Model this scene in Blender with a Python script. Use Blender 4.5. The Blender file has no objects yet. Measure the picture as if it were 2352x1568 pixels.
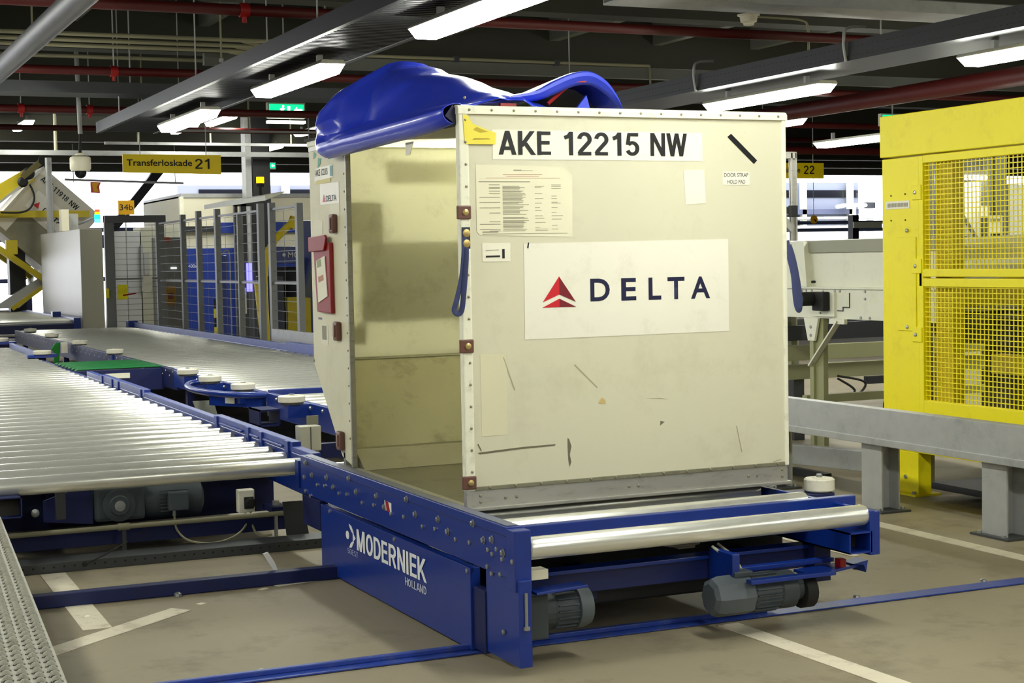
import bpy, bmesh, math, random
from mathutils import Vector, Matrix
random.seed(7)
scene = bpy.context.scene
COL = scene.collection

# ------------------------------------------------------------------ camera
cam_data = bpy.data.cameras.new('camera')
cam = bpy.data.objects.new('camera', cam_data)
COL.objects.link(cam)
CAM = Vector((-2.48584, -5.97795, 1.51421))
YAW, PITCH, ROLL, FPX = 0.423913, -0.051206, -0.0191076, 3718.734
fw = Vector((math.cos(PITCH) * math.sin(YAW), math.cos(PITCH) * math.cos(YAW), math.sin(PITCH)))
rt = Vector((math.cos(YAW), -math.sin(YAW), 0))
up = rt.cross(fw)
rt2 = rt * math.cos(ROLL) + up * math.sin(ROLL)
up2 = -rt * math.sin(ROLL) + up * math.cos(ROLL)
cam.matrix_world = Matrix(((rt2.x, up2.x, -fw.x, CAM.x), (rt2.y, up2.y, -fw.y, CAM.y),
                           (rt2.z, up2.z, -fw.z, CAM.z), (0, 0, 0, 1)))
cam_data.sensor_width = 36.0
cam_data.lens = FPX / 2352 * 36.0
cam_data.clip_end = 400
scene.camera = cam

# ------------------------------------------------------------------ world: overcast daylight outside the hall
world = bpy.data.worlds.new('overcast_sky')
scene.world = world
world.use_nodes = True
bg = world.node_tree.nodes['Background']
bg.inputs[0].default_value = (0.90, 0.93, 1.0, 1)
bg.inputs[1].default_value = 1.6
LAMP_STRENGTH = 14.0
LAMP_COLOR = (0.985, 1.0, 0.89, 1)

scene.view_settings.view_transform = 'Standard'
scene.view_settings.look = 'None'
scene.view_settings.exposure = 2.05
scene.view_settings.gamma = 1.0
scene.view_settings.use_curve_mapping = False

# ------------------------------------------------------------------ materials
def lin(h):
    if isinstance(h, str):
        h = h.lstrip('#')
        c = [int(h[i:i + 2], 16) / 255 for i in (0, 2, 4)]
    else:
        c = [v / 255 for v in h]
    return tuple((v / 12.92 if v <= 0.04045 else ((v + 0.055) / 1.055) ** 2.4) for v in c) + (1,)

def mat(name, col, rough=0.5, metal=0.0, var=0.0, vscale=6.0, dirt=None, dscale=3.0, damt=0.0,
        bump=0.0, bscale=60.0, coat=0.0, stretch=None, transl=0.0):
    m = bpy.data.materials.new(name)
    m.use_nodes = True
    nt = m.node_tree
    b = nt.nodes['Principled BSDF']
    c = lin(col)
    b.inputs['Base Color'].default_value = c
    b.inputs['Roughness'].default_value = rough
    b.inputs['Metallic'].default_value = metal
    if coat:
        b.inputs['Coat Weight'].default_value = coat
        b.inputs['Coat Roughness'].default_value = 0.12
    src = None
    tc = nt.nodes.new('ShaderNodeTexCoord')
    vec = tc.outputs['Object']
    if stretch:
        mp = nt.nodes.new('ShaderNodeMapping')
        mp.inputs['Scale'].default_value = stretch
        nt.links.new(vec, mp.inputs[0])
        vec = mp.outputs[0]
    if var:
        n = nt.nodes.new('ShaderNodeTexNoise')
        n.inputs['Scale'].default_value = vscale
        n.inputs['Detail'].default_value = 6
        nt.links.new(vec, n.inputs['Vector'])
        mx = nt.nodes.new('ShaderNodeMix'); mx.data_type = 'RGBA'
        mx.inputs[6].default_value = tuple(max(0, v * (1 - var)) for v in c[:3]) + (1,)
        mx.inputs[7].default_value = tuple(min(1, v * (1 + var)) for v in c[:3]) + (1,)
        nt.links.new(n.outputs[0], mx.inputs[0])
        src = mx.outputs[2]
    if damt:
        n2 = nt.nodes.new('ShaderNodeTexNoise')
        n2.inputs['Scale'].default_value = dscale
        n2.inputs['Detail'].default_value = 9
        n2.inputs['Roughness'].default_value = 0.72
        nt.links.new(vec, n2.inputs['Vector'])
        rp = nt.nodes.new('ShaderNodeMapRange')
        rp.inputs[1].default_value = 0.52; rp.inputs[2].default_value = 0.72
        rp.inputs[3].default_value = 0.0; rp.inputs[4].default_value = damt
        nt.links.new(n2.outputs[0], rp.inputs[0])
        m2 = nt.nodes.new('ShaderNodeMix'); m2.data_type = 'RGBA'
        m2.inputs[6].default_value = c
        m2.inputs[7].default_value = lin(dirt or '#3a362c')
        if src: nt.links.new(src, m2.inputs[6])
        nt.links.new(rp.outputs[0], m2.inputs[0])
        src = m2.outputs[2]
    if src:
        nt.links.new(src, b.inputs['Base Color'])
    if bump:
        n3 = nt.nodes.new('ShaderNodeTexNoise')
        n3.inputs['Scale'].default_value = bscale
        n3.inputs['Detail'].default_value = 4
        nt.links.new(vec, n3.inputs['Vector'])
        bp = nt.nodes.new('ShaderNodeBump')
        bp.inputs['Strength'].default_value = bump
        bp.inputs['Distance'].default_value = 0.01
        nt.links.new(n3.outputs[0], bp.inputs['Height'])
        nt.links.new(bp.outputs[0], b.inputs['Normal'])
    if transl:
        tr = nt.nodes.new('ShaderNodeBsdfTranslucent')
        if src: nt.links.new(src, tr.inputs[0])
        else: tr.inputs[0].default_value = c
        ms = nt.nodes.new('ShaderNodeMixShader')
        ms.inputs[0].default_value = transl
        out = nt.nodes['Material Output']
        nt.links.new(b.outputs[0], ms.inputs[1]); nt.links.new(tr.outputs[0], ms.inputs[2])
        nt.links.new(ms.outputs[0], out.inputs[0])
    return m

def emit(name, col, strength):
    m = bpy.data.materials.new(name)
    m.use_nodes = True
    nt = m.node_tree
    nt.nodes.remove(nt.nodes['Principled BSDF'])
    e = nt.nodes.new('ShaderNodeEmission')
    e.inputs[0].default_value = col; e.inputs[1].default_value = strength
    nt.links.new(e.outputs[0], nt.nodes['Material Output'].inputs[0])
    return m

M = {}
M['floor'] = mat('concrete_floor', (140, 130, 108), 0.62, var=0.2, vscale=1.1, dirt='#463d2e', dscale=2.1, damt=0.6, bump=0.12, bscale=90)
M['paint'] = mat('worn_white_paint', (214, 205, 184), 0.6, var=0.12, vscale=9, dirt='#8d846f', dscale=7, damt=0.75)
M['slab'] = mat('dark_ceiling', (46, 46, 38), 0.8, var=0.15, vscale=1.2)
M['beam'] = mat('ceiling_beam', (56, 56, 46), 0.7, var=0.12, vscale=2)
M['joist'] = mat('ceiling_joist', (104, 106, 98), 0.6, var=0.1, vscale=2)
M['wall'] = mat('hall_wall', (150, 150, 146), 0.8, var=0.06, vscale=1)
M['blue'] = mat('blue_enamel', (7, 45, 134), 0.38, var=0.07, vscale=3, dirt='#101c48', dscale=9, damt=0.3, coat=0.25)
M['blue_worn'] = mat('worn_blue_enamel', (36, 62, 148), 0.45, var=0.12, vscale=8, dirt='#5d6377', dscale=12, damt=0.65)
M['blue_dark'] = mat('dark_blue_enamel', (8, 22, 78), 0.5, var=0.1, vscale=4, dirt='#0a0f24', dscale=6, damt=0.5)  # darker than the plain enamel to carry the shade under the conveyors
M['zinc'] = mat('zinc_roller', (228, 228, 220), 0.27, metal=0.62, var=0.06, vscale=1.2, dirt='#9a8c70', dscale=2.2, damt=0.4, stretch=(1.2, 6, 6))
M['galv'] = mat('galvanised_steel', (172, 173, 172), 0.5, metal=0.35, var=0.12, vscale=14, dirt='#6b6c6a', dscale=5, damt=0.4)
M['galv_dark'] = mat('dark_galvanised_steel', (76, 78, 80), 0.5, metal=0.5, var=0.1, vscale=9)
M['alu'] = mat('brushed_aluminium', (176, 174, 166), 0.42, metal=0.6, var=0.08, vscale=5, dirt='#6a6552', dscale=8, damt=0.5, stretch=(1, 1, 4))
M['alu_olive'] = mat('weathered_aluminium', (138, 134, 112), 0.5, metal=0.35, var=0.1, vscale=5, dirt='#4d4935', dscale=6, damt=0.5)
M['cream'] = mat('cream_composite_panel', (233, 229, 203), 0.5, var=0.03, vscale=2.5, dirt='#b9b18c', dscale=2.6, damt=0.28, bump=0.03, bscale=8, transl=0.2)
M['cream_in'] = mat('cream_composite_inner', (240, 238, 216), 0.6, var=0.04, vscale=3, dirt='#9a936c', dscale=3.2, damt=0.35, transl=0.6)
M['roof_glow'] = mat('translucent_roof_sheet', (246, 244, 226), 0.6, transl=0.7)
M['cream_slope'] = mat('worn_sloped_panel', (206, 202, 168), 0.6, var=0.08, vscale=3, dirt='#6f694c', dscale=3.4, damt=0.6, transl=0.4)  # worn and dirty, also darkened for the shade on the downward slope
M['cream_plain'] = mat('cream_edge', (238, 236, 214), 0.5, var=0.03, vscale=6, dirt='#8d8768', dscale=12, damt=0.4)
M['container_floor'] = mat('container_floor_sheet', (118, 114, 92), 0.5, metal=0.2, var=0.12, vscale=4, dirt='#4a4634', dscale=5, damt=0.5)
M['rivet'] = mat('dull_rivet', (150, 144, 124), 0.45, metal=0.5)
M['bolt'] = mat('zinc_bolt', (170, 172, 172), 0.35, metal=0.8)
M['brown'] = mat('brown_plastic_latch', (104, 68, 56), 0.45, var=0.12, vscale=30)
M['brass'] = mat('brass_stud', (196, 172, 110), 0.35, metal=0.7)
M['strap'] = mat('navy_webbing', (58, 66, 108), 0.8, var=0.15, vscale=60, bump=0.2, bscale=300)
M['tarp'] = mat('blue_vinyl_tarp', (44, 66, 212), 0.32, var=0.1, vscale=5, bump=0.06, bscale=14, coat=0.3)
M['tarp_in'] = mat('dark_tarp_lining', (18, 22, 60), 0.5)  # near-black blue painted as the shade inside the open folds
M['red_vinyl'] = mat('red_vinyl', (140, 20, 22), 0.5, var=0.12, vscale=12)
M['paper'] = mat('white_paper', (238, 234, 214), 0.65, var=0.04, vscale=12)
M['sticker'] = mat('white_vinyl_sticker', (240, 236, 220), 0.42, var=0.02, vscale=8, dirt='#b3aa8c', dscale=5, damt=0.25)
M['sticker_sheer'] = mat('aged_paper_sheet', (232, 227, 198), 0.6, var=0.03, vscale=10)
M['print'] = mat('grey_print', (150, 146, 128), 0.7)
M['print_red'] = mat('faded_red_print', (190, 140, 120), 0.7)
M['ink'] = mat('black_ink', (9, 9, 11), 0.6)
M['velcro'] = mat('black_velcro', (20, 20, 20), 0.95, bump=0.4, bscale=400)
M['navy'] = mat('navy_lettering', (10, 14, 58), 0.5)
M['logo_red'] = mat('logo_red', (206, 26, 40), 0.45)
M['logo_dark'] = mat('logo_dark_red', (122, 20, 34), 0.45)
M['white'] = mat('white_lettering', (232, 234, 238), 0.5)
M['yellow_tape'] = mat('yellow_tape', (236, 220, 70), 0.5, var=0.08, vscale=12)
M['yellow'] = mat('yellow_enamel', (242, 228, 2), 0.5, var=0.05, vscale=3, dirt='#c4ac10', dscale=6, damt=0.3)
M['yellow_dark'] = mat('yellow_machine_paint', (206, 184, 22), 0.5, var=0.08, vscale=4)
M['sign'] = mat('yellow_sign', (255, 224, 16), 0.45)
M['amber'] = emit('amber_beacon_glow', lin((255, 176, 10)), 1.2)
M['motor'] = mat('grey_motor_paint', (66, 74, 80), 0.5, var=0.12, vscale=10, dirt='#2c3032', dscale=12, damt=0.5)
M['motor_dark'] = mat('dark_gearbox_paint', (58, 66, 70), 0.5, var=0.15, vscale=10)
M['black'] = mat('black_rubber', (22, 22, 22), 0.7)
M['wheel'] = mat('white_nylon_wheel', (226, 222, 204), 0.5, var=0.06, vscale=20, dirt='#8c8772', dscale=20, damt=0.4)
M['green'] = mat('green_belt', (10, 104, 50), 0.55, var=0.08, vscale=10)
M['green_cloth'] = mat('green_rag', (22, 126, 40), 0.8, var=0.1, vscale=20)
M['red_pipe'] = mat('red_pipe_paint', (80, 15, 12), 0.5, var=0.08, vscale=4)
M['red_bright'] = mat('red_enamel', (150, 18, 16), 0.45)
M['tray'] = mat('dim_tray_steel', (34, 35, 39), 0.45, metal=0.4, var=0.1, vscale=9)  # galvanised steel coloured almost black to hold the shadow on the trays
M['duct'] = mat('grey_duct', (112, 112, 118), 0.5, metal=0.3, var=0.12, vscale=6)
M['brown_dark'] = mat('dark_brown_panel', (62, 52, 20), 0.7)
M['cab'] = mat('beige_cabinet', (170, 168, 150), 0.5, var=0.04, vscale=2)
M['cab_dark'] = mat('grey_beige_cabinet', (146, 143, 128), 0.42, metal=0.15, var=0.05, vscale=1.5)  # shaded copy of the cabinet beige; the end panel takes the lit copy
M['cream_cabin'] = mat('cream_cabin_panel', (226, 220, 196), 0.6, var=0.03, vscale=2)
M['white_paint'] = mat('white_machine_paint', (226, 226, 208), 0.5, var=0.03, vscale=3, dirt='#a9a78e', dscale=6, damt=0.25)
M['olive'] = mat('olive_frame_paint', (150, 150, 112), 0.5, var=0.06, vscale=4)
M['fence'] = mat('grey_fence_post', (118, 120, 118), 0.5, metal=0.3, var=0.08, vscale=4)
M['wire'] = mat('grey_wire', (84, 86, 88), 0.5, metal=0.3)
M['dark'] = mat('dark_steel', (34, 36, 42), 0.5)
M['column'] = mat('dark_column_paint', (16, 16, 20), 0.5)
M['conduit'] = mat('cream_conduit', (150, 146, 118), 0.6)
M['lamp_body'] = mat('lamp_housing', (196, 194, 180), 0.5)
M['lamp_glow'] = emit('fluorescent_diffuser', LAMP_COLOR, LAMP_STRENGTH)
M['exit_green'] = emit('exit_sign_green', lin((10, 150, 96)), 0.9)
M['exit_white'] = emit('exit_sign_white', lin((236, 250, 240)), 1.0)
M['led_green'] = emit('green_indicator', lin((20, 200, 120)), 1.5)
M['led_blue'] = emit('blue_indicator', lin((60, 120, 230)), 1.5)
M['led_red'] = emit('red_indicator', lin((230, 50, 30)), 1.5)
M['violet'] = emit('violet_panel_light', lin((108, 104, 232)), 0.9)
M['dome'] = mat('cream_plastic', (236, 230, 204), 0.45)
M['glass_dark'] = mat('dark_glass', (18, 20, 26), 0.12)
M['orange'] = mat('orange_sign', (255, 190, 24), 0.5)
M['pink'] = mat('pink_cloth', (226, 92, 84), 0.7)
M['tread'] = mat('zinc_tread_plate', (168, 166, 154), 0.5, metal=0.35, var=0.1, vscale=20, dirt='#6d6a5c', dscale=14, damt=0.5)
M['hole'] = mat('shadowed_hole', (40, 38, 34), 0.9)
M['silver_film'] = mat('stainless_sheet', (190, 190, 186), 0.28, metal=0.85, var=0.08, vscale=4)

# ------------------------------------------------------------------ mesh helpers
class MB:
    def __init__(self):
        self.v = []; self.f = []
    def add(self, vs, fs):
        o = len(self.v)
        self.v += [tuple(p) for p in vs]
        self.f += [tuple(i + o for i in f) for f in fs]
        return self
    def box(self, x0, y0, z0, x1, y1, z1):
        if x0 > x1: x0, x1 = x1, x0
        if y0 > y1: y0, y1 = y1, y0
        if z0 > z1: z0, z1 = z1, z0
        vs = [(x0, y0, z0), (x1, y0, z0), (x1, y1, z0), (x0, y1, z0), (x0, y0, z1), (x1, y0, z1), (x1, y1, z1), (x0, y1, z1)]
        return self.add(vs, [(0, 3, 2, 1), (4, 5, 6, 7), (0, 1, 5, 4), (1, 2, 6, 5), (2, 3, 7, 6), (3, 0, 4, 7)])
    def bar(self, p0, p1, w, h, upv=(0, 0, 1)):
        p0 = Vector(p0); p1 = Vector(p1); d = (p1 - p0).normalized()
        s = d.cross(Vector(upv)).normalized(); u = s.cross(d)
        vs = []
        for p in (p0, p1):
            for a, b in ((-1, -1), (1, -1), (1, 1), (-1, 1)):
                vs.append(p + s * a * w / 2 + u * b * h / 2)
        return self.add(vs, [(3, 2, 1, 0), (4, 5, 6, 7), (0, 1, 5, 4), (1, 2, 6, 5), (2, 3, 7, 6), (3, 0, 4, 7)])
    def cyl(self, p0, p1, r, n=16, r2=None, cap=True):
        p0 = Vector(p0); p1 = Vector(p1); d = (p1 - p0).normalized()
        a = Vector((0, 0, 1)) if abs(d.z) < 0.9 else Vector((1, 0, 0))
        s = d.cross(a).normalized(); u = s.cross(d)
        r2 = r if r2 is None else r2
        vs = []
        for p, rr in ((p0, r), (p1, r2)):
            for i in range(n):
                t = 2 * math.pi * i / n
                vs.append(p + (s * math.cos(t) + u * math.sin(t)) * rr)
        fs = [(i, i + n, (i + 1) % n + n, (i + 1) % n) for i in range(n)]
        if cap:
            fs.append(tuple(range(n))); fs.append(tuple(reversed(range(n, 2 * n))))
        return self.add(vs, fs)
    def lathe(self, c, prof, axis='z', n=20):
        vs = []; fs = []
        for (r, h) in prof:
            for i in range(n):
                t = 2 * math.pi * i / n
                a, b = r * math.cos(t), r * math.sin(t)
                q = {'z': (a, b, h), 'x': (h, a, b), 'y': (b, h, a)}[axis]
                vs.append((c[0] + q[0], c[1] + q[1], c[2] + q[2]))
        for k in range(len(prof) - 1):
            for i in range(n):
                j = (i + 1) % n
                fs.append((k * n + i, k * n + j, (k + 1) * n + j, (k + 1) * n + i))
        fs.append(tuple(reversed(range(n)))); fs.append(tuple(range((len(prof) - 1) * n, len(prof) * n)))
        return self.add(vs, fs)
    def tube(self, pts, r, n=8, flat=None):
        pts = [Vector(p) for p in pts]
        vs = []; fs = []
        prev = None
        for k, p in enumerate(pts):
            d = (pts[min(k + 1, len(pts) - 1)] - pts[max(k - 1, 0)]).normalized()
            if prev is None:
                a = Vector((0, 0, 1)) if abs(d.z) < 0.9 else Vector((1, 0, 0))
                s = d.cross(a).normalized()
            else:
                s = (prev - d * prev.dot(d)).normalized()
            prev = s
            u = s.cross(d)
            for i in range(n):
                t = 2 * math.pi * i / n
                vs.append(p + s * math.cos(t) * r + u * math.sin(t) * (r if flat is None else flat))
        for k in range(len(pts) - 1):
            for i in range(n):
                j = (i + 1) % n
                fs.append((k * n + i, (k + 1) * n + i, (k + 1) * n + j, k * n + j))
        fs.append(tuple(range(n))); fs.append(tuple(reversed(range((len(pts) - 1) * n, len(pts) * n))))
        return self.add(vs, fs)
    def prism(self, poly, axis, a0, a1):
        n = len(poly); vs = []
        for a in (a0, a1):
            for (p, q_) in poly:
                vs.append({'x': (a, p, q_), 'y': (p, a, q_), 'z': (p, q_, a)}[axis])
        fs = [(i, (i + 1) % n, (i + 1) % n + n, i + n) for i in range(n)]
        fs.append(tuple(reversed(range(n)))); fs.append(tuple(range(n, 2 * n)))
        return self.add(vs, fs)
    def grid(self, rows):
        w = len(rows[0]); vs = [p for r in rows for p in r]; fs = []
        for i in range(len(rows) - 1):
            for j in range(w - 1):
                fs.append((i * w + j, i * w + j + 1, (i + 1) * w + j + 1, (i + 1) * w + j))
        return self.add(vs, fs)
    def mesh(self, name, bevel=0.0, smooth=False, angle=40):
        me = bpy.data.meshes.new(name)
        me.from_pydata(self.v, [], self.f)
        bm = bmesh.new(); bm.from_mesh(me)
        bmesh.ops.recalc_face_normals(bm, faces=bm.faces)
        if bevel:
            es = [e for e in bm.edges if len(e.link_faces) == 2 and e.calc_face_angle(0) > 0.6]
            bmesh.ops.bevel(bm, geom=es, offset=bevel, segments=2, affect='EDGES', profile=0.6)
        bm.to_mesh(me); bm.free()
        if smooth:
            me.polygons.foreach_set('use_smooth', [True] * len(me.polygons))
            me.set_sharp_from_angle(angle=math.radians(angle))
        return me
    def build(self, name, m, parent=None, bevel=0.0, smooth=False, angle=40):
        me = self.mesh(name, bevel, smooth, angle)
        return link(name, me, m, parent)

def link(name, me, m, parent=None):
    if m is not None and not me.materials:
        me.materials.append(M[m] if isinstance(m, str) else m)
    o = bpy.data.objects.new(name, me)
    COL.objects.link(o)
    if parent is not None:
        o.parent = parent
        if parent.type == 'EMPTY':
            o.matrix_parent_inverse = Matrix.Translation(-Vector(parent['at']))
    return o

def inst(name, me, parent, loc):
    o = bpy.data.objects.new(name, me)
    COL.objects.link(o)
    o.parent = parent
    if parent.type == 'EMPTY':
        o.matrix_parent_inverse = Matrix.Translation(-Vector(parent['at']))
    o.location = loc
    return o

def tag(o, label, cat, group=None, kind=None):
    o['label'] = label
    o['category'] = cat
    if group: o['group'] = group
    if kind: o['kind'] = kind
    return o

def thing(name, label, cat, at, group=None):
    o = bpy.data.objects.new(name, None)
    COL.objects.link(o)
    o.location = at; o['at'] = list(at)
    o.empty_display_size = 0.1
    return tag(o, label, cat, group)

def struct(o, label=None):
    o['kind'] = 'structure'
    if label: o['label'] = label
    return o

def stuff(o):
    o['kind'] = 'stuff'
    return o

def dup(root, at, label, group=None):
    r = root.copy(); COL.objects.link(r)
    r.location = at
    r['label'] = label
    if group: r['group'] = group
    for ch in list(root.children):
        c = ch.copy(); COL.objects.link(c); c.parent = r; c.matrix_parent_inverse = ch.matrix_parent_inverse.copy()
        for g in list(ch.children):
            d = g.copy(); COL.objects.link(d); d.parent = c
    return r

def B(x0, y0, z0, x1, y1, z1):
    return MB().box(x0, y0, z0, x1, y1, z1)

def text(name, body, o, ux, uy, w, h, m, parent, bold=0.0, lift=0.0, space=1.0):
    """flat lettering: lower-left corner o, unit right ux, unit up uy, fitted to w x h metres"""
    cu = bpy.data.curves.new(name, 'FONT')
    cu.body = body; cu.size = 1.0; cu.offset = bold
    cu.space_character = space
    cu.resolution_u = 4
    ob = bpy.data.objects.new(name, cu)
    COL.objects.link(ob)
    dg = bpy.context.evaluated_depsgraph_get()
    me = bpy.data.meshes.new_from_object(ob.evaluated_get(dg))
    bpy.data.objects.remove(ob); bpy.data.curves.remove(cu)
    xs = [v.co.x for v in me.vertices]; ys = [v.co.y for v in me.vertices]
    x0, x1, y0, y1 = min(xs), max(xs), min(ys), max(ys)
    o = Vector(o); ux = Vector(ux).normalized(); uy = Vector(uy).normalized()
    nrm = ux.cross(uy)
    o = o + nrm * lift
    for v in me.vertices:
        v.co = o + ux * ((v.co.x - x0) / (x1 - x0) * w) + uy * ((v.co.y - y0) / (y1 - y0) * h)
    me.materials.clear()
    return link(name, me, m, parent)

def smoothpath(pts, k=6):
    P_ = [Vector(p) for p in pts]
    out = []
    for i in range(len(P_) - 1):
        p0 = P_[max(i - 1, 0)]; p1 = P_[i]; p2 = P_[i + 1]; p3 = P_[min(i + 2, len(P_) - 1)]
        for s in range(k):
            t = s / k
            out.append(0.5 * ((2 * p1) + (-p0 + p2) * t + (2 * p0 - 5 * p1 + 4 * p2 - p3) * t * t + (-p0 + 3 * p1 - 3 * p2 + p3) * t ** 3))
    out.append(P_[-1])
    return out

# ---- stroke lettering: bold condensed grotesque built from ribbons
def _arc(cx, cy, rx, ry, a0, a1, n=14):
    return [(cx + rx * math.cos(math.radians(a0 + (a1 - a0) * i / n)), cy + ry * math.sin(math.radians(a0 + (a1 - a0) * i / n))) for i in range(n + 1)]
GLYPH = {
 'A': (0.74, [[(0.09, 0), (0.37, 1)], [(0.65, 0), (0.37, 1)], [(0.18, 0.27), (0.56, 0.27)]]),
 'K': (0.74, [[(0.10, 0), (0.10, 1)], [(0.12, 0.33), (0.62, 1)], [(0.29, 0.52), (0.66, 0)]]),
 'E': (0.62, [[(0.10, 0), (0.10, 1)], [(0.1, 0.92), (0.58, 0.92)], [(0.1, 0.52), (0.54, 0.52)], [(0.1, 0.08), (0.60, 0.08)]]),
 'N': (0.74, [[(0.10, 0), (0.10, 1)], [(0.64, 0), (0.64, 1)], [(0.10, 1), (0.64, 0)]]),
 'W': (1.0, [[(0.08, 1), (0.28, 0)], [(0.28, 0), (0.50, 1)], [(0.50, 1), (0.72, 0)], [(0.72, 0), (0.92, 1)]]),
 'M': (0.88, [[(0.10, 0), (0.10, 1)], [(0.78, 0), (0.78, 1)], [(0.13, 1), (0.44, 0)], [(0.75, 1), (0.44, 0)]]),
 'I': (0.30, [[(0.15, 0), (0.15, 1)]]),
 'O': (0.76, [_arc(0.38, 0.5, 0.27, 0.42, 0, 360, 28)]),
 'D': (0.74, [[(0.10, 0), (0.10, 1)], [(0.1, 0.92), (0.30, 0.92)] + _arc(0.33, 0.5, 0.30, 0.42, 88, -88, 18) + [(0.30, 0.08), (0.1, 0.08)]]),
 'R': (0.74, [[(0.10, 0), (0.10, 1)], [(0.1, 0.92), (0.36, 0.92)] + _arc(0.40, 0.70, 0.22, 0.22, 85, -85, 12) + [(0.36, 0.48), (0.1, 0.48)], [(0.40, 0.48), (0.64, 0)]]),
 'H': (0.74, [[(0.10, 0), (0.10, 1)], [(0.64, 0), (0.64, 1)], [(0.1, 0.52), (0.64, 0.52)]]),
 'L': (0.58, [[(0.10, 0), (0.10, 1)], [(0.1, 0.08), (0.56, 0.08)]]),
 'S': (0.68, [_arc(0.34, 0.71, 0.23, 0.21, 25, 240, 14) + _arc(0.34, 0.29, 0.24, 0.22, 80, -155, 16)]),
 'T': (0.64, [[(0.32, 0), (0.32, 1)], [(0.02, 0.92), (0.62, 0.92)]]),
 '1': (0.56, [[(0.38, 0), (0.38, 1)], [(0.10, 0.74), (0.26, 0.80), (0.38, 0.97)]]),
 '2': (0.66, [_arc(0.33, 0.69, 0.22, 0.23, 175, -30, 16) + [(0.14, 0.16), (0.11, 0.08)], [(0.05, 0.08), (0.61, 0.08)]]),
 '5': (0.66, [[(0.58, 0.92), (0.17, 0.92), (0.12, 0.48)], _arc(0.32, 0.32, 0.22, 0.245, 140, -160, 20)]),
 '8': (0.66, [_arc(0.33, 0.74, 0.18, 0.18, 0, 360, 20), _arc(0.33, 0.29, 0.22, 0.22, 0, 360, 22)]),
 '9': (0.66, [_arc(0.33, 0.67, 0.21, 0.25, 0, 360, 22), _arc(0.33, 0.40, 0.21, 0.33, 10, -150, 14)]),
 ' ': (0.34, []),
}
def stext(name, body, o, ux, uy, w, h, m, parent, s=0.17, gap=0.06):
    o = Vector(o); ux = Vector(ux).normalized(); uy = Vector(uy).normalized()
    vs = []; fs = []; cx = 0.0; lay = []; nl = 0
    nrm = ux.cross(uy)
    for ch in body:
        gw_, strokes = GLYPH[ch]
        for st_ in strokes:
            n = len(st_); base = len(vs); nl += 1
            closed = (abs(st_[0][0] - st_[-1][0]) + abs(st_[0][1] - st_[-1][1])) < 1e-6
            for i, (px_, py_) in enumerate(st_):
                a = st_[i - 1] if i > 0 else (st_[-2] if closed else st_[0])
                b = st_[i + 1] if i < n - 1 else (st_[1] if closed else st_[-1])
                d = Vector((b[0] - a[0], b[1] - a[1])).normalized()
                # horizontal strokes a touch thinner than stems
                t = s / 2 * (0.80 + 0.20 * abs(d.y))
                diag = 1.0 if abs(d.x) < 0.12 or abs(d.y) < 0.12 or n > 3 else 1.05
                e0 = 0.0
                p = Vector((px_, py_))
                if n == 2 and abs(d.x) > 0.12 and abs(d.y) > 0.3:
                    hx = t / abs(d.y)
                    vs.append((cx + p.x - hx, p.y)); vs.append((cx + p.x + hx, p.y))
                else:
                    nx, ny = -d.y * t * diag, d.x * t * diag
                    vs.append((cx + p.x - nx, min(1, max(0, p.y - ny)))); vs.append((cx + p.x + nx, min(1, max(0, p.y + ny))))
            lay += [nl] * (len(vs) - len(lay))
            for i in range(n - 1):
                fs.append((base + 2 * i, base + 2 * i + 1, base + 2 * i + 3, base + 2 * i + 2))
        cx += gw_ + gap
    x0 = min(v[0] for v in vs); x1 = max(v[0] for v in vs)
    me = bpy.data.meshes.new(name)
    me.from_pydata([tuple(o + ux * ((v[0] - x0) / (x1 - x0) * w) + uy * (v[1] * h) + nrm * (0.0004 * (l % 5))) for v, l in zip(vs, lay)], [], fs)
    return link(name, me, m, parent)

# ================================================================== SETTING
fl = struct(B(-16, -14, -0.2, 40, 41, 0).build('floor', 'floor'))
struct(B(-60, 41.02, -0.25, 90, 120, -0.02).build('floor', mat('apron_concrete', (210, 208, 204), 0.8, var=0.05, vscale=0.3)))
def line(x0, y0, x1, y1, w, name='painted_line'):
    d = Vector((x1 - x0, y1 - y0, 0)).normalized(); s = Vector((-d.y, d.x, 0)) * w / 2
    a, b = Vector((x0, y0, 0)), Vector((x1, y1, 0))
    MB().prism([(p.x, p.y) for p in (a - s, b - s, b + s, a + s)], 'z', 0.0005, 0.003).build(name, 'paint', fl)
line(1.0, -0.35, 1.07, -3.4, 0.1)
line(3.05, 3.6, 3.0, -1.5, 0.1)
line(2.35, 0.62, 2.33, 1.28, 0.05)
line(-1.6, 0.50, -0.93, 1.06, 0.11)
line(-1.31, 2.2, -1.33, 0.85, 0.12)
line(-0.42, 1.36, -0.12, 1.42, 0.06)
line(0.72, 3.0, 0.62, 0.6, 0.1)
line(-0.84, 1.12, -0.81, 1.14, 0.03)
line(-0.51, 1.30, -0.47, 1.32, 0.03)

ce = struct(B(-16, -14, 4.4, 40, 41, 4.6).build('ceiling', 'slab'))
for y in [-8.2, -4.6, -1.0, 2.6, 6.2, 7.9, 11.6, 15.2, 18.8, 22.4, 26, 29.6, 33.2, 36.8, 40.7]:
    B(-16, y - 0.15, 3.8 if y < 20 else 4.18, 40, y + 0.15, 4.4).build('beam', 'beam', ce)
me = B(-0.06, -29, 4.08, 0.06, -2.5, 4.4).mesh('joist'); me.materials.append(M['joist'])
for k in range(40):
    inst('joist', me, ce, (-15 + k * 1.4, 16, 0))
struct(B(-16.2, -14, 0, -16, 41, 4.4).build('wall_left', 'wall'))
struct(B(40, -14, 0, 40.2, 41, 4.4).build('wall_right', 'wall'))
struct(B(-16, -14.2, 0, 40, -14, 4.4).build('wall_front', 'wall'))
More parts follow.
